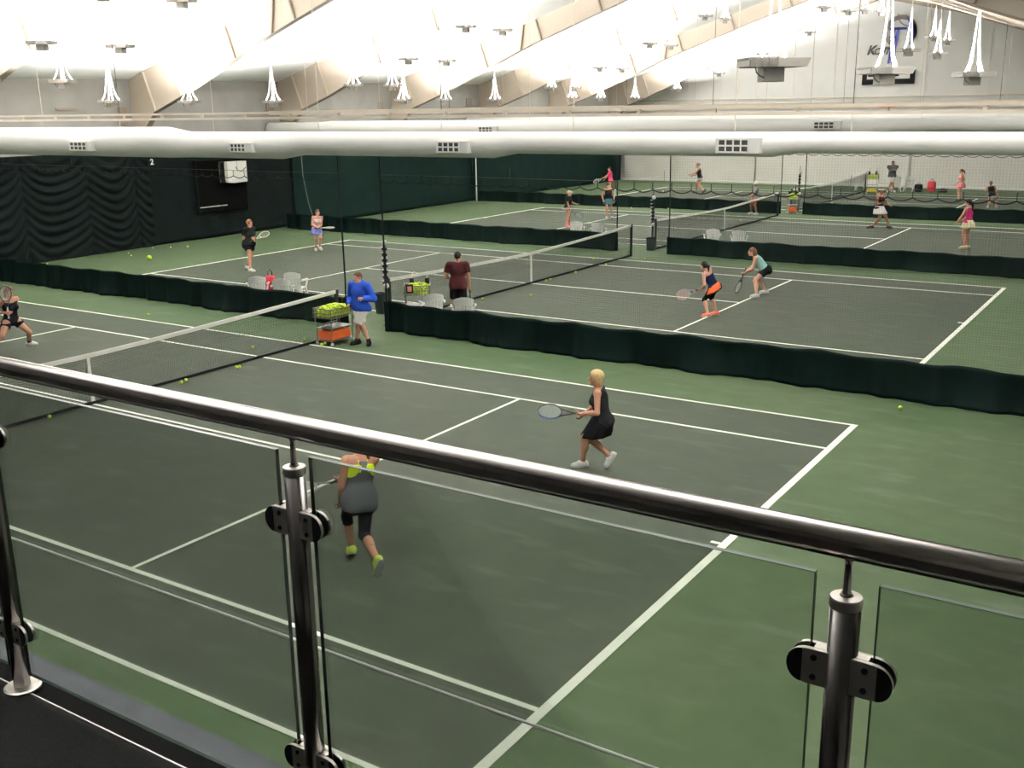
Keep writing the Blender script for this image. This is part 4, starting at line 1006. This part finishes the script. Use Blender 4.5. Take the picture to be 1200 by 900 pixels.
    for i in range(2):
        ta, up = math.radians(feet[i][3]), math.radians(feet[i][4])
        td = np.array([math.cos(ta)*math.cos(up), math.sin(ta)*math.cos(up), -math.sin(up)]); sd = np.array([math.sin(ta), -math.cos(ta), 0]); fu = np.cross(sd, td)
        a0 = an[i]; FA = np.array([sd, td, fu])
        ft.append(cone(a0, a0+td*.09*k-fu*.03*k, .034*k, .028*k, .02))
        P = lambda a, b, c, a0=a0, sd=sd, td=td, fu=fu: a0+sd*a*k+td*b*k+fu*c*k
        shoe.append(([cone(P(0, -.045, -.03), P(0, .03, -.012), .042*k, .045*k, .03), cone(P(0, .03, -.028), P(0, .15, -.042), .045*k, .036*k, .03), ell(P(0, .055, -.052), FA, np.array([.047, .145, .026])*k, .015)], P(0, 0, -.075), fu, P, FA))
    allp = tor+nck+head+thigh+shank[0]+shank[1]+arms[0]+arms[1]+handp+ft
    lo = np.min([prim_box(p)[0] for p in allp], 0)-.08; hi = np.max([prim_box(p)[1] for p in allp], 0)+.08
    g = Grid(lo, hi, h)
    me = surface(g, field(g, allp), 'body'); me.materials.append(skin); o = link('body', me, None, root)
    def piece(name, prims, off, clips, m, par=root, hh=None, extra=()):
        gg = g; ap = list(prims)+[q for e_ in extra for q in e_[0]]
        l2 = np.min([prim_box(p)[0] for p in ap], 0)-off-.05; h2 = np.max([prim_box(p)[1] for p in ap], 0)+off+.05
        gg = Grid(l2, h2, hh or h)
        f = field(gg, prims, off)-off
        X, Y, Z = gg.pts((slice(None),)*3)
        for c in clips: f = np.maximum(f, c(X, Y, Z))
        for (ep, ec) in extra:
            f2 = field(gg, ep, off)-off
            for c in ec: f2 = np.maximum(f2, c(X, Y, Z))
            hh_ = np.clip(.5+.5*(f-f2)/.03, 0, 1); f = f*(1-hh_)+f2*hh_-.03*hh_*(1-hh_)
        me = surface(gg, f, name)
        if me is None: return None
        me.materials.append(m); return link(name, me, None, par)
    plane = lambda p, n: (lambda X, Y, Z, p=np.array(p), n=U_(n): (X-p[0])*n[0]+(Y-p[1])*n[1]+(Z-p[2])*n[2])
    notball = lambda c, r: (lambda X, Y, Z, c=np.array(c): r-np.sqrt((X-c[0])**2+(Y-c[1])**2+(Z-c[2])**2))
    # clothes
    if shirt:
        kind, col = shirt[0], shirt[1]; m = cloth_mat(shirt[2], col)
        hem = shirt[3] if len(shirt) > 3 else -.06
        pr = list(tor); clips = [plane(T3(0, 0, hem), -sp)]; sleeves_x = []
        off = .014 if kind != 'hoodie' else .026
        top_c = nk-sp*.025*k
        if kind == 'tank':
            clips += [plane(top_c-sp*.012*k+vf*0, sp+vf*.55)] + [notball(shl[i]+(ul if i else -ul)*.035*k, .088*k) for i in range(2)]
        elif kind == 'racer':
            clips += [plane(T3(0, 0, .435), sp+vf*.3)] + [notball(shl[i]-sp*.055*k-vf*.05*k+(ul if i else -ul)*-.01*k, .128*k) for i in range(2)]
        elif kind == 'strapless':
            clips += [plane(T3(0, 0, .375), sp)]
        else:
            clips += [plane(top_c+sp*.075*k, sp+vf*.35)]
            for i in range(2):
                if kind in ('tee', 'polo'):
                    en = shl[i]+(el[i]-shl[i])*.62; sleeves_x.append(([cone(shl[i], en+(el[i]-shl[i])*.1, .058*k*fm, .060*k*fm, .03)], [plane(en, el[i]-shl[i])]))
                else:
                    sleeves_x.append(([cone(shl[i], el[i], .056*k*fm, .046*k*fm, .03), cone(el[i], wr[i]-hd_dir[i]*.02, .046*k*fm, .032*k*fm, .03)], [plane(wr[i]-hd_dir[i]*.005, hd_dir[i])]))
            if kind == 'hoodie': pr += [cone(nk-vf*.05*k-ul*.05*k, nk-vf*.05*k+ul*.05*k, .05*k, .05*k, .03)]
        if len(shirt) > 4: pr = pr+[ell(T3(0, -.01, .0), A, np.array([.178*bw, .145*bw, .20])*k*shirt[4], .05)]
        piece('shirt', pr, off*k, clips, m, extra=sleeves_x)
        if len(shirt) > 5:   # waist band of the underlayer
            pass
    if bra:
        piece('sports_bra', tor, .010*k, [plane(T3(0, 0, .225), -sp), plane(T3(0, 0, .41), sp+vf*.2)]+[notball(shl[i]+sp*.01*k+(ul if i else -ul)*.02*k, .105*k) for i in range(2)], cloth_mat(bra[1], bra[0]))
        piece('bra_band', tor, .0125*k, [plane(T3(0, 0, .222), -sp), plane(T3(0, 0, .262), sp)], M_BLACK)
        for s_ in (-1, 1):
            a_ = T3(s_*.05, -.118, .345); b_ = T3(s_*.034, -.108, .40); c_ = nk+ul*s_*.06*k-sp*.01*k
            MB().tube([a_, b_, c_+vf*-.04*k, c_+vf*.03*k], .011*k, 6).build('bra_strap', cloth_mat(bra[1], bra[0]), root)
    if bottom:
        kind, col, nm = bottom[0], bottom[1], bottom[2]; m = cloth_mat(nm, col); pel = [tor[0], tor[4], tor[5], ell(T3(0, 0, .06), A, np.array([.15*bw, .115*bw, .10])*k, .05)]
        hem_ = shirt[3] if (shirt and len(shirt) > 3) else -.06
        waist = plane(T3(0, 0, .085 if hem_ > 0 else hem_+.015), sp)
        if kind in ('shorts', 'loose', 'capri', 'tights'):
            fr_ = bottom[3] if len(bottom) > 3 else .5
            pr = list(pel); clips = [waist]; ra = .092*k*bw; add = {'shorts': .012, 'loose': .014, 'capri': .006, 'tights': .006}[kind]*k
            if kind in ('shorts', 'loose'):
                for i in range(2):
                    en = hips[i]+(kn[i]-hips[i])*(fr_+.12); r1 = ra*(.98 if kind == 'loose' else .9); pr.append(cone(hips[i], en, ra, r1, .03))
                    cut = hips[i]+(kn[i]-hips[i])*fr_
                    clips.append((lambda pl, c, o: (lambda X, Y, Z: np.where((X-c[0])**2+(Y-c[1])**2+(Z-c[2])**2 < (X-o[0])**2+(Y-o[1])**2+(Z-o[2])**2, pl(X, Y, Z), -1)))(plane(cut, kn[i]-hips[i]), hips[i]+(kn[i]-hips[i])*.8, hips[1-i]+(kn[1-i]-hips[1-i])*.8))
                piece('shorts', pr, add, clips, m)
            else:
                for i in range(2):
                    pr.append(thigh[i]); pr.append(cone(kn[i], kn[i]+(an[i]-kn[i])*max(.02, fr_), .055*k, .052*k, .03))
                    if fr_ > .2: pr.append(shank[i][1])
                    cut = kn[i]+(an[i]-kn[i])*max(.02, fr_)
                    clips.append((lambda pl, c, R: (lambda X, Y, Z: np.where((X-c[0])**2+(Y-c[1])**2+(Z-c[2])**2 < R*R, pl(X, Y, Z), -1)))(plane(cut, an[i]-kn[i]), cut, .14*k))
                piece('leggings', pr, add, clips, m)
        if kind == 'skirt' or (len(bottom) > 5 and bottom[4]):
            sc_, snm, ln = (col, nm, bottom[3]) if kind == 'skirt' else (bottom[4], bottom[5], bottom[6])
            ms = cloth_mat(snm, sc_); ax = sp; mid = U_((kn[0]+kn[1])/2-hp); dn = U_(-sp*.42+mid*.58)
            mb = MB(); N = 40; rows = 7; vs = []; fs = []
            spread = np.linalg.norm(((kn[0]-kn[1])@ul)*1.0)
            for j in range(rows+1):
                t = j/rows; cpt = T3(0, -.008-.03*min(1, 3*t), .085)+dn*t*ln*k
                for i in range(N):
                    a_ = 2*math.pi*i/N; pl = 1+.05*t*math.sin(9*a_)
                    vs.append(cpt+ul*math.cos(a_)*(.160*bw+.085*t)*k*pl+vf*math.sin(a_)*((.122+.03*min(1, 3*t))*bw+.085*t)*k*pl)
            for j in range(rows):
                for i in range(N): fs.append((j*N+i, j*N+(i+1) % N, (j+1)*N+(i+1) % N, (j+1)*N+i))
            so_ = mb.add(vs, fs).build('skirt', ms, root, smooth=True); sm = so_.modifiers.new('thickness', 'SOLIDIFY'); sm.thickness = .006
            if kind == 'skirt':
                piece('under_shorts', pel+[cone(hips[i], hips[i]+(kn[i]-hips[i])*.3, .09*k*bw, .085*k*bw, .03) for i in range(2)], .006*k, [waist], ms)
    if cuff:
        for i in range(2):
            c0 = an[i]+(kn[i]-an[i])*cuff[2]; piece('sock', [cone(an[i], c0, .040*k, .046*k, .02)], .006*k, [plane(c0, kn[i]-an[i])], cloth_mat(cuff[1], cuff[0]))
    ms = cloth_mat('shoe_%02d%02d%02d' % tuple(int(c*99) for c in shoes), shoes)
    for pr, sp0, fu, P, FA in shoe:
        so_ = piece('shoe', pr, .004*k, [plane(sp0, -fu), plane(P(0, -.01, .02), fu)], ms)
        MB().prism([(math.cos(a)*.05*k*(1.0 if math.sin(a) > 0 else .85), .05*k+math.sin(a)*.148*k) for a in np.linspace(0, 2*math.pi, 21)[:-1]], 2, -.082*k, -.068*k).build('sole', mat('sole_white', (.7, .7, .66), .6) if shoes[0] > .3 else M_BLACK, so_)
        sl_ = so_.children[0]; sl_.matrix_local = Matrix(((FA[0][0], FA[1][0], FA[2][0], P(0, 0, 0)[0]), (FA[0][1], FA[1][1], FA[2][1], P(0, 0, 0)[1]), (FA[0][2], FA[1][2], FA[2][2], P(0, 0, 0)[2]), (0, 0, 0, 1)))
    # face
    if h < .03:
        for s_ in (-1, 1):
            e = MB().lathe([(.001, -.006), (.008, -.004), (.0105, 0), (.008, .004), (.001, .006)], 8).build('eye', mat('eye_dark', (.02, .015, .012), .3), root, smooth=True); e.location = tuple(Hp(s_*.03, .083, .004)); e.scale = (k,)*3
        mo = MB().lathe([(.001, -.006), (.018, -.003), (.02, 0), (.018, .003), (.001, .006)], 8).build('mouth', mat('lip', (.35, .10, .09), .5), root, smooth=True); mo.location = tuple(Hp(0, .083, -.066)); mo.scale = (k,)*3
    # hair
    if hair:
        hm = mat('hair_%02d%02d%02d' % tuple(int(c*99) for c in hair[1]), hair[1], .65, spec=.12, noise=.25, scale=25, stretch=(4, 4, 1)); st = hair[0]
        base = [ell(Hp(0, -.018, .03), HA, np.array([.082, .102, .103])*k, .02)]
        cl = [lambda X, Y, Z: plane(Hp(0, .062, .03), HV*.9-HU*.5)(X, Y, Z)]
        if st == 'short': cl = [plane(Hp(0, .055, .035), HV*.8-HU*.75)]
        if st == 'crop': cl = [plane(Hp(0, .04, .02), HV*.7-HU*.9)]; base = [ell(Hp(0, -.014, .028), HA, np.array([.078, .098, .099])*k, .02)]
        if st == 'bob': base += [ell(Hp(0, -.045, -.035), HA, np.array([.086, .075, .095])*k, .03), ell(Hp(0, -.02, .05), HA, np.array([.092, .108, .088])*k, .03)]; cl = [plane(Hp(0, .055, .02), HV*.95-HU*.3)]
        if st == 'long': base += [cone(Hp(0, -.07, 0), Hp(0, -.10, -.20), .07*k, .055*k, .03)]
        if st == 'pony':
            base += [cone(Hp(0, -.105, .03), Hp(0, -.15, .0), .028*k, .035*k, .02), cone(Hp(0, -.15, .0), Hp(0, -.17, -.14), .035*k, .016*k, .02)]
        if st == 'ponylong':
            base += [cone(Hp(0, -.105, .03), Hp(0, -.15, -.02), .032*k, .042*k, .02), cone(Hp(0, -.15, -.02), Hp(0, -.15, -.26), .045*k, .022*k, .02)]
        if st == 'bun': base += [ell(Hp(0, -.11, .05), HA, np.array([.04, .04, .04])*k, .02)]
        piece('hair', base, .002, cl, hm)
    if hat:
        hm = cloth_mat(hat[2], hat[1])
        if hat[0] == 'cap': piece('cap', [ell(Hp(0, -.012, .045), HA, np.array([.086, .106, .09])*k, .02), ell(Hp(0, .10, .045), HA, np.array([.07, .075, .012])*k, .02)], .003, [plane(Hp(0, 0, .03), -HU)], hm)
        else: piece('visor', [ell(Hp(0, -.012, .045), HA, np.array([.088, .108, .06])*k, .02), ell(Hp(0, .10, .05), HA, np.array([.075, .08, .012])*k, .02)], .003, [plane(Hp(0, 0, .03), -HU), plane(Hp(0, 0, .085), HU)], hm)
    W = lambda p: G+B.T @ np.array(p)
    return dict(root=root, wr=[W(w_) for w_ in wr], grip=[W(wr[i]+hd_dir[i]*.06*k) for i in range(2)], B=B, G=G, px=lambda u, v, y=0.0: W(px(u, v, y)), sh=[W(q) for q in shl])

def racket(label, grip, to, normal, frame=(.02, .02, .022), strings=(.55, .52, .45), accent=None, handle=(.02, .02, .02)):
    """grip: world point in the hand, to: world point towards the head centre, normal: approximate string-bed normal (world)"""
    d = U_(np.array(to)-np.array(grip)); n = np.array(normal, float); n = U_(n-(n@d)*d); s_ = np.cross(d, n)
    root = empty('tennis_racket', grip); tag(root, label, 'tennis racket', 'tennis rackets in use')
    root.matrix_world = Matrix(((s_[0], d[0], n[0], grip[0]), (s_[1], d[1], n[1], grip[1]), (s_[2], d[2], n[2], grip[2]), (0, 0, 0, 1)))
    fm = mat('racket_%02d%02d%02d' % tuple(int(c*99) for c in frame), frame, .35)
    cy_, a_, b_ = .415, .128, .165
    pts = [(a_*math.sin(t), cy_-b_*math.cos(t), 0) for t in np.linspace(0, 2*math.pi, 41)]
    MB().tube(pts, .0115, 8).build('hoop', fm, root, smooth=True)
    if accent:
        pts = [(a_*1.02*math.sin(t), cy_-b_*1.02*math.cos(t), -.003) for t in np.linspace(math.pi*1.05, math.pi*1.75, 16)]
        MB().tube(pts, .0125, 8).build('hoop_accent', mat('racket_accent', accent, .35), root, smooth=True)
    for x in (-1, 1): MB().tube([(x*.075, cy_-b_*.80, 0), (x*.03, .17, 0), (x*.010, .10, 0)], .0105, 8).build('throat', fm, root, smooth=True)
    MB().tube([(0, .12, 0), (0, -.12, 0), (0, -.13, 0)], [.0145, .0165, .019], 10).build('handle', mat('grip_%02d' % int(handle[0]*99), handle, .8), root, smooth=True)
    st = MB()
    for i in range(1, 16):
        x = -a_+2*a_*i/16; hy = b_*math.sqrt(max(0, 1-(x/a_)**2)); st.box(x-.0012, x+.0012, cy_-hy, cy_+hy, -.0012, .0012)
    for i in range(1, 19):
        y = -b_+2*b_*i/19; hx = a_*math.sqrt(max(0, 1-(y/b_)**2)); st.box(-hx, hx, cy_+y-.0012, cy_+y+.0012, -.0012, .0012)
    tag(st.build('strings', mat('strings_%02d%02d' % (int(strings[0]*99), int(strings[1]*99)), strings, .5), root), kind='stuff')
    return root
def vdir(P, x, y, z): return P['B'].T @ np.array([x, y, z], float)

GP = 'tennis players on court'
# nearest court
P = person('woman running in grey racerback top, neon yellow bra, black capri leggings', GP, [(412, 641, .04, 105, 25), (442, 656, .16, 110, 62)], (420, 592, .05), (422.5, 534, .10), 112,
           [(399, 588, .12), (402, 563, .30)], ext=0.93, h=.0075, shirt=('racer', (.075, .078, .085), 'grey_knit', -.10, 1.12), bra=((.62, .80, .03), 'neon_yellow'), bottom=('capri', (.008, .008, .009), 'black_lycra', .22), hair=('pony', (.07, .04, .025)), shoes=(.66, .80, .14), head_face=125)
racket('dark racket with pale shaft held low by the grey-topped woman', P['grip'][1], P['px'](362, 573, .32), vdir(P, .2, -.3, 1), strings=(.5, .48, .42), frame=(.35, .34, .32))
P = person('blonde woman in black sleeveless dress and white shoes', GP, [(683, 541, 0, 190, 4), (714.5, 534, .11, 205, 52)], (706, 494, 0), (701.5, 454, -.02), 172,
           [(683, 484.5, -.18), (684, 486, .10)], ext=0.955, h=.0085, build=1.05, shirt=('tank', (.016, .016, .018), 'black_mesh', -.12), bottom=('skirt', (.008, .008, .009), 'black_skirt', .36), hair=('bob', (.55, .40, .20)), shoes=(.76, .77, .74))
racket('black racket with blue-edged hoop held by the blonde woman', P['grip'][0], P['px'](652, 482.5, -.15), vdir(P, .15, -.55, .8), frame=(.015, .015, .018), accent=(.08, .25, .65), strings=(.45, .5, .48))
P = person('man in blue hooded sweatshirt, white shorts and black shoes', GP, [(419, 399, 0, 215, 0), (432.5, 400, 0, 262, 0)], (423, 366, 0), (421, 332.5, 0), 232,
           [(425, 350, -.25), (408.5, 357, -.02)], h=.010, male=True, build=1.12, skin=M_SKINP, head_face=218, shirt=('hoodie', (.025, .075, .42), 'royal_blue', -.10), bottom=('loose', (.72, .70, .64), 'white_shorts', .92), hair=('crop', (.10, .055, .03)), shoes=(.012, .012, .013), cuff=((.012, .012, .013), 'black_sock', .16))
P = person('woman lunging in black tank top and black shorts, racket before her face', GP, [(34.5, 400.5, 0, 330, 0), (-12, 411, 0, 230, 0)], (13, 374, 0), (10.5, 349.5, -.05), 300,
           [(9.5, 367, -.28), (6.5, 366.5, -.26)], ext=0.94, h=.010, skin=M_SKIN, shirt=('tank', (.010, .010, .012), 'black_tank', -.04), bottom=('loose', (.008, .008, .010), 'black_shorts', .42), hair=('pony', (.09, .045, .025)), shoes=(.72, .70, .68), cuff=((.012, .012, .013), 'black_sock', .2))
racket('racket held upright in front of the lunging woman', P['grip'][1], P['px'](7, 349, -.30), vdir(P, .5, -1, 0), frame=(.03, .03, .03), handle=(.7, .7, .68))
# second court
P = person('woman in black t-shirt and black shorts beside the swagged curtain', GP, [(290, 312, .02, 320, 10), (293.5, 315.5, 0, 320, 0)], (292, 286.5, 0), (291.8, 267, 0), 312,
           [(297, 281, -.2), (295, 279, -.1)], h=.012, build=1.1, shirt=('tee', (.010, .012, .012), 'black_tee', -.05, 1.12), bottom=('loose', (.009, .009, .010), 'black_shorts', .5), hair=('bun', (.14, .07, .035)), shoes=(.76, .76, .73))
racket('white-framed racket held sideways by the woman in black t-shirt', P['grip'][0], P['px'](310, 274.5, -.1), vdir(P, -.2, -.6, .8), frame=(.68, .66, .55), strings=(.28, .26, .16))
P = person('woman in pale pink tank top and blue patterned skirt', GP, [(374.8, 289, .08, 300, 20), (370, 291.5, 0, 275, 0)], (371, 269.5, .05), (372, 253.5, 0), 285,
           [(373.5, 266.5, -.2), (371, 266.5, -.2)], ext=0.94, h=.013, skin=M_SKINP, shirt=('tank', (.70, .50, .47), 'pale_pink', -.02), bottom=('skirt', (.16, .18, .45), 'blue_pattern', .26), hair=('long', (.06, .03, .02)), shoes=(.74, .74, .70), head_face=290)
racket('racket pointing sideways held by the pink-topped woman', P['grip'][0], P['px'](391, 266.5, -.2), vdir(P, 0, -.1, 1), frame=(.5, .52, .45))
P = person('man in maroon t-shirt and black shorts seen from behind', GP, [(531, 372, 0, 100, 0), (543, 372.5, 0, 60, 0)], (537, 339, 0), (536, 308, 0), 85,
           [(528, 326, .25), (550.5, 339, .02)], h=.011, male=True, head_face=60, build=1.06, shirt=('tee', (.035, .009, .010), 'maroon_tee', -.10, 1.06), bottom=('loose', (.008, .008, .009), 'black_shorts', .85), hair=('crop', (.012, .009, .008)), shoes=(.02, .02, .02))
racket('dark racket hanging from the maroon-shirted man\'s hand', P['grip'][1], P['px'](552.5, 361, 0), vdir(P, 1, .2, 0), frame=(.02, .02, .02))
P = person('woman crouching in navy strapless-back top and orange skirt over black capris', GP, [(829.5, 367.5, 0, 200, 0), (839.5, 365.5, 0, 190, 0)], (838, 338.5, .05), (827.5, 317, 0), 145,
           [(821, 338, -.05), (824, 336.5, .15)], ext=0.95, h=.011, skin=M_SKINP, shirt=('strapless', (.010, .014, .045), 'navy_top', .035), bottom=('capri', (.009, .009, .010), 'black_lycra', .12, (.85, .16, .06), 'orange_skirt', .20), hair=('pony', (.012, .010, .009)), shoes=(.80, .22, .13))
racket('pink-strung racket held low by the woman in orange skirt', P['grip'][0], P['px'](806, 343.5, -.05), vdir(P, .1, -.8, .5), frame=(.30, .28, .27), strings=(.62, .36, .34))
P = person('woman bending in aqua tank top and black shorts', GP, [(886.5, 345, 0, 200, 0), (897.5, 340.5, 0, 185, 0)], (895.5, 315, .05), (884.5, 300, 0), 178,
           [(874, 318.5, -.05), (875, 317.5, .1)], ext=0.92, h=.011, build=1.1, skin=M_SKINP, shirt=('tank', (.36, .62, .60), 'aqua_tank', .05), bottom=('loose', (.008, .008, .009), 'black_shorts', .45), hair=('long', (.11, .05, .028)), shoes=(.70, .70, .68), head_pitch=5)
racket('white racket pointing down in the aqua-topped woman\'s hands', P['grip'][0], P['px'](866, 334, -.05), vdir(P, 1, -.45, .4), frame=(.02, .02, .02), strings=(.68, .70, .62))
# third court
P = person('woman in black polo with pale visor, pink shoes, by the second divider', GP, [(663.5, 263.5, 0, 300, 0), (667, 262.5, 0, 340, 0)], (664.8, 244.5, 0), (666.3, 230, 0), 335,
           [(675.5, 239, .1), (668, 246, -.2)], h=.014, shirt=('tee', (.012, .012, .014), 'black_tee', -.02), bottom=('shorts', (.60, .57, .52), 'pale_shorts', .36), hair=('short', (.40, .30, .18)), hat=('visor', (.55, .50, .40), 'tan_visor'), shoes=(.75, .20, .20), cuff=((.75, .22, .22), 'pink_sock', .3))
racket('thin racket held low by the visored woman in black polo', P['grip'][1], P['px'](679, 252.5, -.2), vdir(P, 0, -1, .3), frame=(.12, .14, .13), strings=(.3, .33, .3))
P = person('woman in black tank top and teal skirt facing the balcony', GP, [(717, 253.5, 0, 290, 0), (711, 254, 0, 265, 0)], (712.8, 236, 0), (712.8, 221.5, 0), 278,
           [(719.5, 235, -.1), (707, 234.5, -.05)], h=.014, shirt=('tank', (.010, .010, .012), 'black_tank', .0), bottom=('skirt', (.05, .13, .16), 'teal_skirt', .28), hair=('short', (.03, .018, .012)), shoes=(.72, .72, .70))
racket('pale racket hanging beside the teal-skirted woman', P['grip'][0], P['px'](720.5, 226, -.15), vdir(P, 1, -.3, 0), frame=(.6, .6, .58))
P = person('coach in grey shirt, red shorts and white cap behind the net', GP, [(880.5, 249, 0, 190, 0), (886.5, 249.5, 0, 200, 0)], (884, 233.5, .05), (886, 219.5, 0), 200,
           [(878.5, 231.5, -.1), (880, 230, .1)], h=.014, male=True, skin=M_SKINT, shirt=('tee', (.20, .20, .20), 'grey_tee', -.06), bottom=('loose', (.62, .12, .08), 'red_shorts', .9), hair=('crop', (.05, .03, .02)), hat=('cap', (.72, .72, .70), 'white_cap'), shoes=(.72, .72, .70), head_face=230)
P = person('woman striding in dark tank top, white skirt and white visor', GP, [(1021.5, 265, 0, 200, 0), (1042, 265, .02, 340, 15)], (1031, 241.5, 0), (1031.5, 228, 0), 330,
           [(1042.5, 240.5, -.1), (1036, 237, -.1)], ext=0.975, h=.013, build=1.1, skin=M_SKINT, shirt=('tank', (.028, .012, .014), 'dark_plum', -.02), bottom=('skirt', (.74, .72, .68), 'white_skirt', .30), hair=('short', (.05, .03, .02)), hat=('visor', (.75, .74, .72), 'white_visor'), shoes=(.05, .05, .05))
P = person('woman in magenta tank top and pale yellow skirt', GP, [(1130, 288.5, 0, 210, 0), (1134, 288, 0, 200, 0)], (1134, 264.5, 0), (1135.8, 243, 0), 150,
           [(1121, 261.5, 0), (1128, 258, -.2)], h=.012, skin=M_SKINP, shirt=('tank', (.52, .04, .17), 'magenta_tank', -.02), bottom=('skirt', (.75, .68, .45), 'pale_yellow_skirt', .26), hair=('ponylong', (.014, .010, .010)), shoes=(.78, .58, .38), head_face=165)
# farthest court
P = person('woman in hot pink t-shirt beside the pale end curtain', GP, [(711.5, 225, 0, 200, 0), (717.5, 225.5, 0, 190, 0)], (715.3, 212, 0), (715, 201, 0), 190,
           [(705.5, 209.5, 0), (708, 211, .1)], h=.017, shirt=('tee', (.80, .07, .20), 'hot_pink_tee', -.06), bottom=('shorts', (.02, .02, .022), 'black_shorts', .4), hair=('short', (.03, .018, .012)), shoes=(.7, .25, .25))
racket('pale racket held forward by the hot pink player', P['grip'][0], P['px'](700, 212, 0), vdir(P, 0, -1, .4), frame=(.6, .62, .6))
P = person('woman in black tank top and white shorts by the pale end curtain', GP, [(815.5, 224.5, 0, 190, 0), (825, 223, .1, 200, 40)], (820, 208, 0), (818.6, 197, 0), 180,
           [(809.5, 204.5, 0), (812, 206, .1)], h=.017, shirt=('tank', (.010, .010, .012), 'black_tank', -.02), bottom=('shorts', (.70, .68, .62), 'pale_shorts', .5), hair=('bun', (.20, .12, .07)), shoes=(.05, .05, .05))
P = person('coach in dark grey sweater and white shorts, arms folded', GP, [(1040.5, 223.5, 0, 265, 0), (1048, 223.5, 0, 285, 0)], (1045.5, 206, 0), (1046.3, 194.5, 0), 275,
           [(1042.5, 200, -.25), (1049.5, 199.5, -.25)], h=.016, male=True, build=1.1, skin=M_SKINT, shirt=('hoodie', (.055, .060, .055), 'dark_grey_sweater', -.06), bottom=('loose', (.70, .70, .66), 'white_shorts', .85), hair=('crop', (.04, .03, .02)), shoes=(.7, .7, .68))
P = person('woman in salmon pink top and skirt standing near the pale end curtain', GP, [(1123.5, 233.5, 0, 200, 0), (1126.5, 233, 0, 210, 0)], (1126.3, 216, 0), (1127.3, 204, 0), 185,
           [(1122, 214.5, 0), (1129, 213, -.1)], h=.016, skin=M_SKINP, shirt=('tank', (.62, .25, .22), 'salmon_top', -.04), bottom=('skirt', (.55, .16, .16), 'salmon_skirt', .28), hair=('pony', (.10, .05, .03)), shoes=(.06, .06, .06))
P = person('person in black tank top and pale shorts seen from behind, far court', GP, [(1157.5, 241.5, 0, 100, 0), (1167.5, 241.5, 0, 70, 0)], (1162.5, 228, 0), (1161.5, 218, 0), 80,
           [(1155.5, 229, .1), (1169, 229, .1)], h=.016, shirt=('tank', (.010, .010, .012), 'black_tank', -.04), bottom=('shorts', (.45, .45, .42), 'grey_shorts', .4), hair=('pony', (.10, .05, .03)), shoes=(.7, .7, .68))
